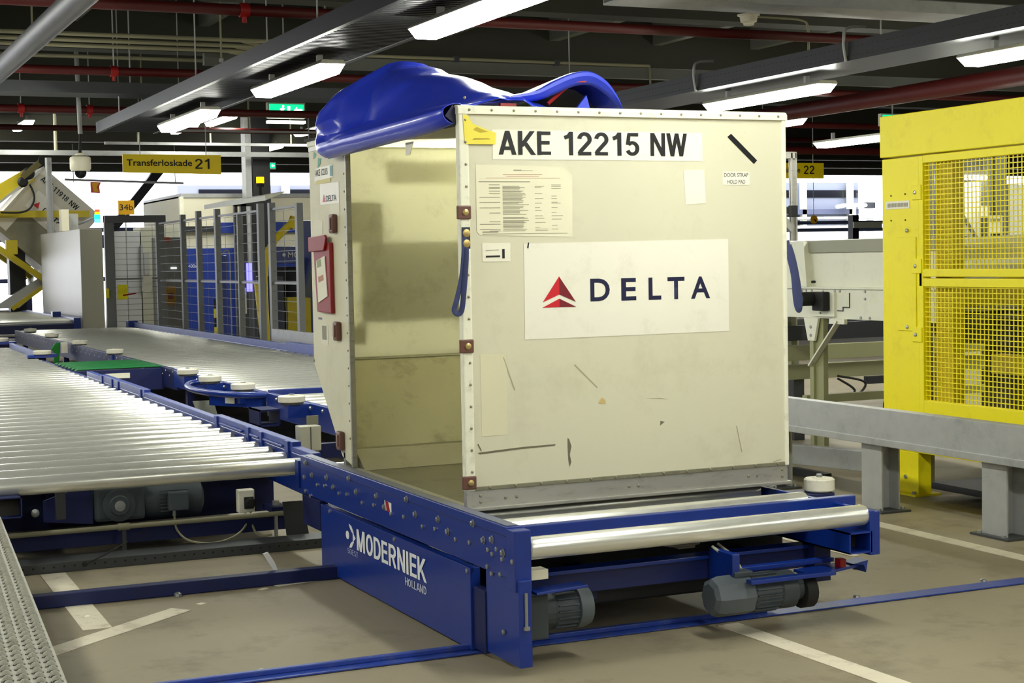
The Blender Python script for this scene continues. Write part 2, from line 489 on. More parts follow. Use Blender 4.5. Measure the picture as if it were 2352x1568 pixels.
# the far side of the hall is open to daylight: header, posts and rails
wb = struct(B(-16, 40.9, 4.2, 40, 41.2, 4.4).build('wall_back', mat('far_header', (96, 96, 112), 0.7)))
for x in (-14, -8, -2, 16, 22, 28, 40):
    B(x - 0.15, 40.9, 0, x + 0.15, 41.2, 4.2).build('post', 'column', wb)
for z in (1.15, 2.3, 2.55):
    B(-16, 40.95, z - 0.06, 40, 41.1, z + 0.06).build('rail', mat('far_rail', (66, 78, 120), 0.6), wb)
MB().bar((6.1, 40.8, 2.45), (7.6, 40.8, 4.25), 0.25, 0.3, (0, 1, 0)).build('brace', 'column', wb)
# parked vehicle-like loading dock cabin far on the apron side gives the band of dark windows

# ================================================================== THE AIR CARGO CONTAINER
ZB = 0.5
ct = thing('cargo_container', 'cream air cargo container with large red and navy airline logo sheet on blue transfer car', 'container', (0.767, 0.9, ZB))
# base frame (aluminium extrusion) and floor
mb = MB()
mb.box(0.0, 0.0, ZB + 0.012, 1.534, 0.03, ZB + 0.085)
mb.box(0.0, 1.532, ZB + 0.012, 1.534, 1.562, ZB + 0.085)
mb.box(1.504, 0.03, ZB + 0.012, 1.534, 1.532, ZB + 0.085)
mb.build('base_frame', 'alu', ct, bevel=0.003)
mb = MB(); mb.box(-0.012, -0.014, ZB, 1.546, 0.03, ZB + 0.014)
mb.box(-0.02, 0.03, ZB, 0.03, 1.562, ZB + 0.02); mb.box(1.5, 0.03, ZB, 1.546, 1.562, ZB + 0.014); mb.box(0, 1.53, ZB, 1.534, 1.575, ZB + 0.014)
mb.build('base_lip', 'alu', ct, bevel=0.002)
B(0.03, 0.03, ZB + 0.002, 1.5, 1.53, ZB + 0.01).build('floor_sheet', 'container_floor', ct)
# side panel with the logo
B(0.034, 0.0, ZB + 0.082, 1.528, 0.012, 2.098).build('side_panel', 'cream', ct)
# inner bottom profile visible through the door
MB().prism([(1.36, ZB + 0.012), (1.53, ZB + 0.012), (1.56, ZB + 0.10), (1.50, ZB + 0.10)], 'x', 0.04, 1.5).build('inner_kerb', 'alu_olive', ct)
# far wall: sloping foot and upright upper part
TH = 0.012
SL = [(1.562, ZB + 0.085), (2.000, 1.01), (2.000 + TH, 1.01), (1.562 + TH, ZB + 0.08)]
MB().prism(SL, 'x', 0.012, 1.522).build('sloped_panel', 'cream_slope', ct)
B(0.012, 2.0, 1.012, 1.522, 2.0 + TH, 2.1).build('overhang_panel', 'cream_in', ct)
MB().prism([(1.990, 1.006), (1.998, 1.018), (2.016, 1.018), (2.016, 0.998)], 'x', 0.0, 1.534).build('knee_profile', 'alu_olive', ct)
# back wall (opposite the door)
PROF = [(0.03, ZB + 0.085), (1.56, ZB + 0.085), (2.0, 1.0), (2.0, 2.1), (0.03, 2.1)]
MB().prism(PROF, 'x', 1.522, 1.534).build('back_panel', 'cream_in', ct)
# roof
B(0.012, 0.012, 2.104, 1.522, 2.0, 2.114).build('roof_panel', 'roof_glow', ct)
# door side fixed panel
MB().prism([(1.43, ZB + 0.03), (1.575, ZB + 0.06), (2.005, 1.0), (2.005, 2.1), (1.43, 2.1)], 'x', 0.0, 0.014).build('door_side_panel', 'cream', ct)
mb = MB(); mb.box(-0.004, 1.415, ZB + 0.02, 0.022, 1.432, 2.09)
mb.build('door_jamb', 'alu', ct, bevel=0.003)
B(-0.004, 0.03, 2.075, 0.04, 2.0, 2.1).build('door_lintel', 'alu', ct)
# edge extrusions
def round_edge(name, pts, r, m='cream_plain'):
    return MB().tube(pts, r, 10).build(name, m, ct, smooth=True)
mb = MB(); mb.box(-0.006, -0.008, ZB + 0.082, 0.036, 0.03, 2.1)
mb.build('corner_post', 'cream_plain', ct, bevel=0.006)
B(-0.004, -0.005, ZB, 0.022, 0.022, ZB + 0.085).build('corner_shoe', 'alu', ct, bevel=0.002)
B(1.518, -0.008, ZB + 0.082, 1.538, 0.03, 2.1).build('corner_post', 'cream_plain', ct, bevel=0.005)
mb = MB(); mb.prism([(-0.012, 2.092), (-0.012, 2.112), (-0.004, 2.124), (0.012, 2.128), (0.03, 2.128), (0.03, 2.092)], 'x', -0.008, 1.542)
mb.build('roof_edge', 'cream_plain', ct, smooth=True, angle=30)
B(-0.01, 0.03, 2.098, 0.03, 2.012, 2.126).build('roof_edge', 'cream_plain', ct, bevel=0.006)
B(1.51, 0.03, 2.098, 1.54, 2.012, 2.126).build('roof_edge', 'cream_plain', ct, bevel=0.006)
B(0.03, 1.985, 2.098, 1.51, 2.014, 2.126).build('roof_edge', 'cream_plain', ct, bevel=0.006)
B(0.036, -0.004, ZB + 0.082, 1.518, 0.004, ZB + 0.098).build('panel_trim', 'alu_olive', ct, bevel=0.002)
# rivets, far too small to be picked apart one by one
mb = MB()
for k in range(13): mb.lathe((0.1 + k * 0.115, -0.006, ZB + 0.092), [(0.006, 0.002), (0.005, -0.003), (0.002, -0.0045)], 'y', 8)
for k in range(18): mb.lathe((0.022, -0.008, ZB + 0.16 + k * 0.088), [(0.0065, 0.002), (0.005, -0.003), (0.002, -0.0045)], 'y', 8)
for k in range(16): mb.lathe((0.04 + k * 0.097, -0.012, 2.108), [(0.006, 0.002), (0.005, -0.003), (0.002, -0.0045)], 'y', 8)
for x, z in ((0.06, 0.535), (0.06, 0.56), (0.17, 0.545), (0.22, 0.545), (0.74, 0.548), (0.785, 0.548), (1.33, 0.548), (1.375, 0.548), (1.505, 0.535), (1.505, 0.565)):
    mb.lathe((x, 0.0, z), [(0.008, 0.002), (0.006, -0.003), (0.002, -0.0045)], 'y', 8)
for k in range(18): mb.lathe((0.0, 1.452, ZB + 0.16 + k * 0.085), [(0.006, 0.002), (0.005, -0.003), (0.002, -0.0045)], 'x', 8)
stuff(mb.build('rivets', 'rivet', ct, smooth=True))
# brown latch keepers on the near door post
for z in (1.701, 1.167, 0.617):
    lk = B(-0.022, -0.016, z - 0.027, 0.038, 0.0, z + 0.027).build('latch_plate', 'brown', ct, bevel=0.005)
    MB().lathe((0.012, -0.016, z), [(0.014, 0.003), (0.013, -0.004), (0.007, -0.007)], 'y', 12).build('stud', 'brass', lk, smooth=True)
for y, z in ((1.60, 1.70), (1.575, 1.176), (1.565, 0.64)):
    lk = B(-0.028, y - 0.034, z - 0.047, 0.0, y + 0.034, z + 0.047).build('latch_loop', 'brown', ct, bevel=0.012)
    B(-0.034, y - 0.012, z - 0.030, -0.026, y + 0.012, z + 0.030).build('latch_tongue', mat('latch_tongue', (128, 92, 78), 0.4), lk, bevel=0.004)
# straps
st = MB().tube(smoothpath([(0.005, -0.02, 1.63), (0.0, -0.022, 1.54), (-0.012, -0.02, 1.44), (-0.035, -0.018, 1.35), (-0.045, -0.016, 1.315), (-0.035, -0.02, 1.298), (-0.018, -0.026, 1.31), (-0.008, -0.03, 1.38), (0.004, -0.03, 1.5), (0.008, -0.026, 1.56)]), 0.003, 8, flat=0.011).build('door_strap', 'strap', ct, smooth=True)
for z in (1.618, 1.577):
    MB().lathe((0.012, -0.022, z), [(0.017, 0.004), (0.016, -0.003), (0.008, -0.005)], 'y', 12).build('snap_stud', 'brass', st, smooth=True)
B(-0.004, -0.022, 1.556, 0.028, -0.012, 1.642).build('strap_patch', mat('strap_patch', (52, 54, 70), 0.8), st)
MB().tube(smoothpath([(1.545, 0.01, 1.57), (1.555, 0.0, 1.5), (1.572, -0.006, 1.42), (1.580, -0.008, 1.32), (1.59, -0.008, 1.275), (1.602, -0.006, 1.27), (1.607, -0.002, 1.32), (1.592, 0.0, 1.42), (1.575, 0.004, 1.5), (1.56, 0.01, 1.55)]), 0.003, 8, flat=0.016).build('door_strap', 'strap', ct, smooth=True)

# ---- printed sheets on the logo side
def sheet(name, x0, z0, x1, z1, m, y=-0.0008, t=0.0008, parent=None, poly=None):
    if poly:
        return MB().prism(poly, 'y', y - t, y).build(name, m, parent or ct)
    return B(x0, y - t, z0, x1, y, z1).build(name, m, parent or ct)
X = (1, 0, 0); Z = (0, 0, 1)
# The whole panel front face lies at y = 0
logo = sheet('logo_sheet', 0, 0, 0, 0, 'sticker', poly=[(0.270, 1.183), (1.240, 1.184), (1.241, 1.580), (0.30, 1.574), (0.272, 1.572)])
YF = -0.0022
def flat(name, poly, m, parent, y=YF):
    return MB().prism(poly, 'y', y - 0.0006, y).build(name, m, parent)
# widget: a red triangle split into bright and dark red facets above a lower chevron
ax, bx_, cx_ = 0.352, 0.428, 0.503
flat('logo_facet', [(ax, 1.333), (cx_ - 0.075, 1.437), (cx_ - 0.075, 1.363)], 'logo_red', logo)
flat('logo_facet', [(cx_ - 0.075, 1.437), (cx_, 1.331), (cx_ - 0.075, 1.363)], 'logo_dark', logo)
flat('logo_facet', [(ax - 0.002, 1.311), (bx_, 1.346), (bx_, 1.311)], 'logo_red', logo)
flat('logo_facet', [(bx_, 1.311), (bx_, 1.346), (cx_ + 0.002, 1.310)], 'logo_dark', logo)
for ch, x0, x1 in (('D', 0.571, 0.662), ('E', 0.716, 0.787), ('L', 0.846, 0.907), ('T', 0.938, 1.021), ('A', 1.052, 1.147)):
    t_ = (x0 - 0.57) * 0.004
    text('letter', ch, (x0, YF, 1.330 - t_), X, Z, x1 - x0, 0.094, 'navy', logo, bold=0.022)
flat('logo_notch', [(0.286, 1.556), (0.290, 1.576), (0.296, 1.578), (0.292, 1.553)], 'ink', logo)
ids = sheet('id_sheet', 0.142, 1.913, 1.118, 2.032, 'sticker')
for w_, x0, x1 in (('AKE', 0.168, 0.402), ('12215', 0.460, 0.812), ('NW', 0.864, 1.042)):
    stext('lettering', w_, (x0, YF, 1.932), X, Z, x1 - x0, 0.096, 'ink', ids, s=0.18, gap=0.07)
# inspection sheet with faded columns of print
doc = sheet('inspection_sheet', 0, 0, 0, 0, 'sticker_sheer', poly=[(0.066, 1.625), (0.078, 1.610), (0.494, 1.598), (0.496, 1.848), (0.470, 1.868), (0.45, 1.885), (0.066, 1.892)])
mb = MB(); mr = MB()
def pl(b, x0, x1, z, h=0.0022): b.box(x0, YF - 0.0004, z, x1, YF, z + h)
pl(mb, 0.232, 0.268, 1.868, 0.004); pl(mb, 0.27, 0.318, 1.868, 0.0015)
pl(mr, 0.185, 0.36, 1.852); pl(mr, 0.20, 0.345, 1.845, 0.0018); pl(mr, 0.11, 0.44, 1.838, 0.0012)
pl(mb, 0.078, 0.305, 1.822, 0.0035)
z = 1.815
while z > 1.63:
    z -= random.choice((0.004, 0.005, 0.006))
    if random.random() < 0.85: pl(mb, 0.182, 0.182 + random.uniform(0.07, 0.118), z)
    if random.random() < 0.4: pl(mb, 0.122 if random.random() < 0.6 else 0.08, 0.17, z)
    if random.random() < 0.28: pl(mb, 0.325, 0.325 + random.uniform(0.02, 0.06), z, 0.0016)
    if random.random() < 0.28: pl(mb, 0.40, 0.40 + random.uniform(0.02, 0.06), z, 0.0016)
pl(mb, 0.09, 0.47, 1.613, 0.002); pl(mb, 0.09, 0.16, 1.62, 0.004)
stuff(mb.build('small_print', 'print', doc)); stuff(mr.build('red_print', 'print_red', doc))
# yellow tape torn by the corner
flat('yellow_tag', [(0.012, 2.088), (0.018, 1.985), (0.022, 1.972), (0.152, 1.972), (0.155, 2.018), (0.10, 2.035), (0.05, 2.055), (0.035, 2.085)], 'yellow_tape', ct, y=-0.0095)
flat('tag_writing', [(0.05, 1.99), (0.13, 1.992), (0.12, 1.996), (0.06, 1.996)], mat('tag_ink', (176, 152, 40), 0.6), ct, y=-0.0105)
flat('tag_writing', [(0.055, 2.03), (0.085, 2.018), (0.12, 2.022), (0.07, 2.04)], mat('tag_fold', (188, 166, 40), 0.6), ct, y=-0.0105)
bc = sheet('barcode_label', 0.088, 1.503, 0.212, 1.577, 'paper')
flat('barcode', [(0.103, 1.520), (0.165, 1.521), (0.165, 1.528), (0.103, 1.527)], 'ink', bc)
flat('barcode', [(0.103, 1.547), (0.160, 1.549), (0.160, 1.5515), (0.103, 1.549)], 'print', bc)
flat('barcode', [(0.175, 1.515), (0.186, 1.515), (0.186, 1.553), (0.175, 1.553)], 'ink', bc)
sheet('blank_sheet', 0, 0, 0, 0, 'paper', poly=[(1.033, 1.728), (1.132, 1.734), (1.124, 1.876), (1.024, 1.873)])
flat('hold_pad', [(1.243, 2.017), (1.262, 2.031), (1.392, 1.918), (1.376, 1.902)], 'velcro', ct, y=-0.001)
pad = sheet('pad_label', 1.218, 1.812, 1.352, 1.868, 'sticker')
text('lettering', 'DOOR STRAP', (1.224, YF, 1.846), X, Z, 0.122, 0.017, mat('pad_ink', (110, 106, 96), 0.6), pad, bold=0.02)
text('lettering', 'HOLD PAD', (1.240, YF, 1.817), X, Z, 0.09, 0.017, M['pad_ink'] if 'pad_ink' in M else bpy.data.materials['pad_ink'], pad, bold=0.02)
# scuffs
sc = mat('scuff', (176, 170, 140), 0.7); sd = mat('scuff_dark', (112, 106, 84), 0.7)
for poly, m in (([(0.05, 0.735), (0.06, 0.728), (0.24, 0.738), (0.395, 0.742), (0.40, 0.748), (0.25, 0.746), (0.13, 0.740)], sd),
                ([(0.455, 0.77), (0.462, 0.765), (0.472, 0.735), (0.464, 0.70), (0.47, 0.67), (0.462, 0.648), (0.457, 0.68), (0.455, 0.73)], sd),
                ([(0.05, 0.768), (0.054, 0.772), (0.068, 0.745), (0.066, 0.74)], sd),
                ([(0.895, 0.815), (0.915, 0.81), (0.90, 0.80), (0.893, 0.795)], sd),
                ([(0.17, 1.115), (0.174, 1.116), (0.222, 0.98), (0.218, 0.979)], sc),
                ([(0.49, 1.07), (0.495, 1.073), (0.60, 0.972), (0.595, 0.970)], sc),
                ([(0.82, 0.915), (0.9, 0.912), (0.94, 0.904), (0.9, 0.908)], sc),
                ([(1.27, 0.77), (1.274, 0.771), (1.30, 0.655), (1.296, 0.654)], sc),
                ([(1.46, 0.60), (1.50, 0.607), (1.50, 0.611), (1.46, 0.604)], sc)):
    flat('scuff_mark', poly, m, ct, y=-0.0006)
sheet('old_label_patch', 0.07, 0.80, 0.185, 1.13, mat('old_label', (222, 216, 182), 0.6, var=0.04, vscale=8), y=-0.0002)
sheet('stain', 0, 0, 0, 0, mat('rust_stain', (206, 180, 120), 0.6), poly=[(0.60, 0.905), (0.635, 0.902), (0.632, 0.918), (0.62, 0.928), (0.608, 0.92)])

# ---- labels stuck on the outside of the far wall: they block the light that glows through it
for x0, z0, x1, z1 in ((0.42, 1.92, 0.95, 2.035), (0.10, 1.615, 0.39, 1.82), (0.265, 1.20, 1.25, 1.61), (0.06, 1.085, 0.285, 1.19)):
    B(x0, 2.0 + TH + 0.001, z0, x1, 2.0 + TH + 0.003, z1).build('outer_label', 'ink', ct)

# ---- stickers and pouch on the door side panel (faces -x)
def dsheet(name, poly, m, x=-0.0008, t=0.0008, parent=None):
    return MB().prism(poly, 'x', x - t, x).build(name, m, parent or ct)
DY = (0, -1, 0)
gm = mat('green_sticker', (40, 150, 116), 0.5)
dsheet('green_sticker', [(1.93, 2.035), (1.90, 2.04), (1.88, 2.06), (1.92, 2.07)], gm)
dsheet('green_sticker', [(1.86, 1.985), (1.82, 2.0), (1.80, 2.03), (1.85, 2.035)], gm)
dsheet('green_sticker', [(1.69, 2.02), (1.62, 2.02), (1.62, 2.045), (1.69, 2.05)], gm)
ss = dsheet('route_sticker', [(1.92, 1.92), (1.62, 1.93), (1.62, 1.99), (1.90, 1.985)], 'sticker')
text('lettering', 'AKE 12215', (-0.0026, 1.90, 1.945), DY, Z, 0.2, 0.033, 'ink', ss, bold=0.02)
dsheet('teal_mark', [(1.66, 1.935), (1.62, 1.935), (1.62, 1.985), (1.66, 1.985)], mat('teal_print', (70, 140, 150), 0.5), x=-0.002, parent=ss)
dsheet('yellow_tape', [(1.90, 1.905), (1.66, 1.905), (1.65, 1.925), (1.88, 1.925)], mat('pale_tape', (226, 216, 150), 0.6), x=-0.0018)
ds = dsheet('airline_sticker', [(1.83, 1.80), (1.53, 1.80), (1.53, 1.90), (1.83, 1.905)], 'sticker')
dsheet('paper_label', [(1.68, 1.735), (1.53, 1.735), (1.53, 1.80), (1.68, 1.80)], 'paper')
dsheet('logo_facet', [(1.79, 1.812), (1.745, 1.812), (1.768, 1.85)], 'logo_red', x=-0.002, parent=ds)
text('lettering', 'DELTA', (-0.0026, 1.735, 1.812), DY, Z, 0.165, 0.03, 'navy', ds, bold=0.02)
dsheet('white_label', [(1.95, 1.62), (1.81, 1.63), (1.80, 1.72), (1.94, 1.73)], 'paper')
pw = dsheet('info_label', [(1.87, 1.10), (1.76, 1.10), (1.76, 1.20), (1.87, 1.205)], 'paper')
dsheet('info_print', [(1.85, 1.125), (1.78, 1.125), (1.78, 1.195), (1.85, 1.195)], 'print', x=-0.002, parent=pw)
dsheet('stamp', [(1.91, 1.225), (1.85, 1.225), (1.85, 1.235), (1.91, 1.235)], mat('stamp_ink', (110, 110, 140), 0.6))
# red document pouch
pouch = MB().prism([(1.91, 1.61), (1.64, 1.61), (1.635, 1.26), (1.865, 1.265)], 'x', -0.022, -0.001).build('document_pouch', 'red_vinyl', ct, bevel=0.006)
MB().prism([(1.95, 1.64), (1.68, 1.648), (1.66, 1.63), (1.70, 1.57), (1.95, 1.565)], 'x', -0.034, -0.022).build('pouch_flap', 'red_vinyl', pouch, bevel=0.005)
MB().prism([(1.85, 1.52), (1.71, 1.545), (1.68, 1.345), (1.83, 1.31)], 'x', -0.0255, -0.0225).build('paper_slip', 'paper', pouch)
MB().prism([(1.82, 1.44), (1.735, 1.452), (1.73, 1.425), (1.815, 1.412)], 'x', -0.0265, -0.0258).build('red_stamp', 'print_red', pouch)
MB().prism([(1.84, 1.52), (1.77, 1.53), (1.76, 1.495), (1.83, 1.485)], 'x', -0.0265, -0.0258).build('colour_print', mat('map_print', (150, 160, 120), 0.6), pouch)

# ---- blue vinyl door cover thrown up over the roof
# cross-sections (x, z) from the hanging roll over the hump and back onto the roof
SEC = [
 (1.66, [(0.01, 2.08), (-0.03, 2.06), (-0.055, 2.075), (-0.06, 2.10), (-0.056, 2.12), (-0.05, 2.135), (-0.04, 2.15), (-0.01, 2.155), (0.05, 2.15), (0.1, 2.135)]),
 (1.61, [(0.01, 2.065), (-0.04, 2.035), (-0.08, 2.055), (-0.09, 2.09), (-0.082, 2.13), (-0.078, 2.17), (-0.06, 2.215), (0.0, 2.25), (0.09, 2.225), (0.2, 2.135)]),
 (1.52, [(0.012, 2.05), (-0.05, 2.012), (-0.10, 2.035), (-0.11, 2.08), (-0.085, 2.12), (-0.09, 2.18), (-0.065, 2.265), (0.01, 2.325), (0.15, 2.30), (0.35, 2.135)]),
 (1.42, [(0.012, 2.05), (-0.05, 2.010), (-0.10, 2.035), (-0.11, 2.082), (-0.066, 2.122), (-0.075, 2.19), (-0.035, 2.285), (0.07, 2.375), (0.26, 2.35), (0.5, 2.135)]),
 (1.32, [(0.012, 2.05), (-0.05, 2.010), (-0.10, 2.035), (-0.11, 2.082), (-0.052, 2.124), (-0.035, 2.17), (0.04, 2.31), (0.17, 2.440), (0.36, 2.40), (0.62, 2.135)]),
 (1.24, [(0.012, 2.05), (-0.05, 2.012), (-0.10, 2.037), (-0.108, 2.085), (-0.048, 2.127), (0.03, 2.16), (0.11, 2.30), (0.20, 2.425), (0.40, 2.40), (0.68, 2.135)]),
 (1.16, [(0.012, 2.05), (-0.05, 2.013), (-0.10, 2.038), (-0.108, 2.086), (-0.045, 2.128), (0.012, 2.16), (0.055, 2.29), (0.17, 2.405), (0.40, 2.38), (0.70, 2.135)]),
 (0.95, [(0.012, 2.055), (-0.048, 2.016), (-0.098, 2.04), (-0.105, 2.088), (-0.042, 2.13), (0.015, 2.15), (0.065, 2.265), (0.18, 2.365), (0.40, 2.34), (0.70, 2.135)]),
 (0.75, [(0.012, 2.06), (-0.046, 2.02), (-0.095, 2.044), (-0.10, 2.092), (-0.04, 2.132), (0.02, 2.148), (0.08, 2.24), (0.20, 2.322), (0.40, 2.30), (0.70, 2.135)]),
 (0.50, [(0.012, 2.062), (-0.044, 2.024), (-0.09, 2.048), (-0.096, 2.096), (-0.036, 2.134), (0.03, 2.146), (0.10, 2.205), (0.20, 2.272), (0.38, 2.255), (0.66, 2.135)]),
 (0.26, [(0.012, 2.066), (-0.038, 2.03), (-0.082, 2.054), (-0.088, 2.10), (-0.03, 2.136), (0.04, 2.144), (0.11, 2.175), (0.20, 2.222), (0.35, 2.21), (0.58, 2.135)]),
 (0.10, [(0.012, 2.07), (-0.03, 2.04), (-0.072, 2.062), (-0.078, 2.105), (-0.026, 2.136), (0.045, 2.142), (0.12, 2.16), (0.20, 2.19), (0.32, 2.185), (0.48, 2.135)]),
 (0.02, [(0.01, 2.08), (-0.02, 2.055), (-0.055, 2.075), (-0.06, 2.112), (-0.02, 2.134), (0.05, 2.138), (0.13, 2.148), (0.20, 2.168), (0.30, 2.16), (0.4, 2.135)]),
]
rows = []
for y, s in SEC:
    rows.append([Vector((p[0], y, p[1])) for p in s])
def refine(rows, ku=4, kv=4):
    r1 = [smoothpath(r, kv) for r in rows]
    cols = [smoothpath([r[j] for r in r1], ku) for j in range(len(r1[0]))]
    return [[c[i] for c in cols] for i in range(len(cols[0]))]
rr = refine(rows, 2, 2)
# stiff creases radiating from the fold point
fc = Vector((-0.02, 1.20, 2.12))
for i, r in enumerate(rr):
    for j, p in enumerate(r):
        if j / (len(r) - 1) > 0.5:
            a = math.atan2(p.z - fc.z, p.y - fc.y)
            d = min(1.0, ((p.y - fc.y) ** 2 + (p.z - fc.z) ** 2) ** 0.5 / 0.28)
            k = 0.018 * d * (abs(((a * 1.35 + 0.25) % 1.0) - 0.5) * 4 - 1) + random.uniform(-0.009, 0.009)
            p.x += k; p.z += k * 0.6; p.y += random.uniform(-0.02, 0.02)
rr = refine(rr, 2, 2)
tp = MB().grid(rr)
cover = tp.build('door_cover', 'tarp', ct, smooth=True, angle=21)
mod = cover.modifiers.new('thickness', 'SOLIDIFY'); mod.thickness = 0.003
# open hem end of the roll
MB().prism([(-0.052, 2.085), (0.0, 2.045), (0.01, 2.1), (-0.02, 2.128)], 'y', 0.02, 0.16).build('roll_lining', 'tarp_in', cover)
# second hump near the corner, an arched fold open towards the front
arch = [(0.05, 2.135), (0.18, 2.15), (0.28, 2.178), (0.37, 2.197), (0.45, 2.235), (0.54, 2.270), (0.62, 2.278), (0.69, 2.245), (0.74, 2.185), (0.765, 2.132)]
R0 = [Vector((x * 0.985 + 0.01, 0.07, z - min(0.05, (z - 2.128) * 0.55))) for x, z in arch]
R1 = [Vector((x, 0.05, z)) for x, z in arch]
R2 = [Vector((x, 0.14, z + 0.004)) for x, z in arch]
R3 = [Vector((x * 0.97, 0.45, 2.13 + (z - 2.13) * 0.75)) for x, z in arch]
R4 = [Vector((x * 0.9, 0.8, 2.13 + (z - 2.13) * 0.2)) for x, z in arch]
R5 = [Vector((x * 0.9, 0.95, 2.132)) for x, z in arch]
h2 = MB().grid(refine([R0, R1, R2, R3, R4, R5], 3, 4)).build('cover_fold', 'tarp', cover, smooth=True, angle=30)
h2.modifiers.new('thickness', 'SOLIDIFY').thickness = 0.003
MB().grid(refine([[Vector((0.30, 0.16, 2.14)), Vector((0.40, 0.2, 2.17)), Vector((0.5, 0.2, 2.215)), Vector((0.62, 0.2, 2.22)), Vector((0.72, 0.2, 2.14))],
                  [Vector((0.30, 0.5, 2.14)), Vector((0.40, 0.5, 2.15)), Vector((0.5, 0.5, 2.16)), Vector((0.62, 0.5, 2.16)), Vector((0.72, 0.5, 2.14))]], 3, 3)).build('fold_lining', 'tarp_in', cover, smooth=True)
MB().prism([(0.555, 2.132), (0.60, 2.185), (0.615, 2.132)], 'y', 0.06, 0.075).build('cover_corner', 'tarp', cover)
MB().tube([(0.44, 0.1, 2.15), (0.5, 0.1, 2.2), (0.56, 0.09, 2.245)], 0.008, 6).build('red_webbing', 'red_bright', cover)
B(0.555, 0.06, 2.238, 0.60, 0.085, 2.252).build('red_webbing', 'red_bright', cover)
B(0.2, 0.04, 2.13, 0.27, 0.06, 2.142).build('red_webbing', 'red_bright', cover)
tg = MB().prism([(0.60, 2.02), (0.50, 2.02), (0.55, 1.965), (0.60, 1.965)], 'x', -0.004, -0.002).build('cover_tag', 'paper', cover)

# ================================================================== BLUE TRANSFER CAR under the container
car = thing('transfer_car', 'blue roller transfer car with white maker lettering on its side panel, carrying the container', 'conveyor', (0.7, 0.6, 0.0))
def bolts(name, pts, axis, r, m='bolt', parent=None, s=-1):
    mb = MB()
    for p in pts:
        mb.lathe(p, [(r * 1.5, 0.001 * s), (r * 1.5, 0.003 * s), (r, 0.003 * s), (r * 0.95, 0.010 * s), (r * 0.5, 0.012 * s)], axis, 10)
    return mb.build(name, m, parent, smooth=True)
XO = -0.10
# side channel with a folded top flange
ch = MB().prism([(XO, 0.345), (XO, 0.535), (XO + 0.062, 0.535), (XO + 0.062, 0.519), (XO + 0.014, 0.519), (XO + 0.014, 0.345)], 'y', -0.62, 1.96).build('side_channel', 'blue', car, bevel=0.003)
B(XO + 0.006, -0.60, 0.536, XO + 0.05, 1.9, 0.538).build('wear_strip', mat('worn_flange', (120, 126, 150), 0.4, metal=0.4, var=0.15, vscale=20), ch)
# folded seam line
B(XO - 0.0015, -0.60, 0.497, XO, 1.96, 0.500).build('fold_seam', 'blue_dark', ch)
# individual bolts
ml = MB().lathe((0, 0, 0), [(0.016, -0.001), (0.016, -0.003), (0.011, -0.003), (0.010, -0.011), (0.005, -0.013)], 'x', 10)
bme = ml.mesh('bolt', smooth=True); bme.materials.append(M['bolt'])
bsm = MB().lathe((0, 0, 0), [(0.010, -0.001), (0.009, -0.006), (0.005, -0.008)], 'x', 8).mesh('bolt', smooth=True); bsm.materials.append(M['bolt'])
for k, y in enumerate([1.86, 1.52, 1.18, 0.80, 0.42, 0.06, -0.30, -0.48]):
    inst('bolt', bme, car, (XO, y, 0.470 if k % 2 else 0.505))
    inst('bolt', bme, car, (XO, y - 0.10, 0.455 - 0.02 * (k % 2)))
    inst('bolt', bsm, car, (XO, y - 0.18, 0.415))
    inst('bolt', bsm, car, (XO, y + 0.04, 0.425))
for y, z in ((1.90, 0.43), (1.88, 0.36), (1.80, 0.345), (-0.52, 0.44), (-0.57, 0.41), (-0.55, 0.35), (-0.47, 0.34), (-0.43, 0.36), (-0.57, 0.14)):
    inst('bolt', bsm, car, (XO, y, z))
# lower cover panel with the lettering
cv = MB().prism([(1.60, 0.012), (1.60, 0.330), (-0.285, 0.330), (-0.285, 0.012)], 'x', XO - 0.012, XO + 0.03).build('cover_panel', 'blue', car, bevel=0.002)
for y in (1.45, 0.55, -0.26):
    inst('bolt', bsm, cv, (XO - 0.012, y, 0.316))
XF = XO - 0.0135
DYc = (0, -1, 0)
stext('lettering', 'MODERNIEK', (XF, 1.055, 0.190), DYc, Z, 0.88, 0.098, 'white', cv, s=0.19, gap=0.07)
stext('lettering', 'SOEST', (XF, 1.195, 0.155), DYc, Z, 0.155, 0.026, mat('faint_white', (150, 160, 200), 0.5), cv)
stext('lettering', 'HOLLAND', (XF, 0.43, 0.140), DYc, Z, 0.25, 0.034, mat('soft_white', (196, 202, 224), 0.5), cv)
# round emblem: dot, two crescents and an arrow head
def yz(poly, name='emblem', m='white', parent=None):
    return MB().prism(poly, 'x', XF - 0.0006, XF).build(name, m, parent or cv)
def arc_poly(cy, cz, r0, r1, a0, a1, n=12):
    o = [(cy - r1 * math.cos(math.radians(a0 + (a1 - a0) * i / n)), cz + r1 * math.sin(math.radians(a0 + (a1 - a0) * i / n))) for i in range(n + 1)]
    i_ = [(cy - r0 * math.cos(math.radians(a1 + (a0 - a1) * i / n)), cz + r0 * math.sin(math.radians(a1 + (a0 - a1) * i / n))) for i in range(n + 1)]
    return o + i_
ec = (1.150, 0.240)
yz([(1.188 - 0.024 * math.cos(t * 0.5236), 0.240 + 0.020 * math.sin(t * 0.5236)) for t in range(12)])
yz([(1.165, 0.296), (1.13, 0.290), (1.098, 0.262), (1.098, 0.257), (1.125, 0.262), (1.150, 0.277)])
yz([(1.165, 0.184), (1.13, 0.190), (1.098, 0.218), (1.098, 0.223), (1.125, 0.218), (1.150, 0.203)])
yz([(1.112, 0.262), (1.070, 0.240), (1.112, 0.218)])
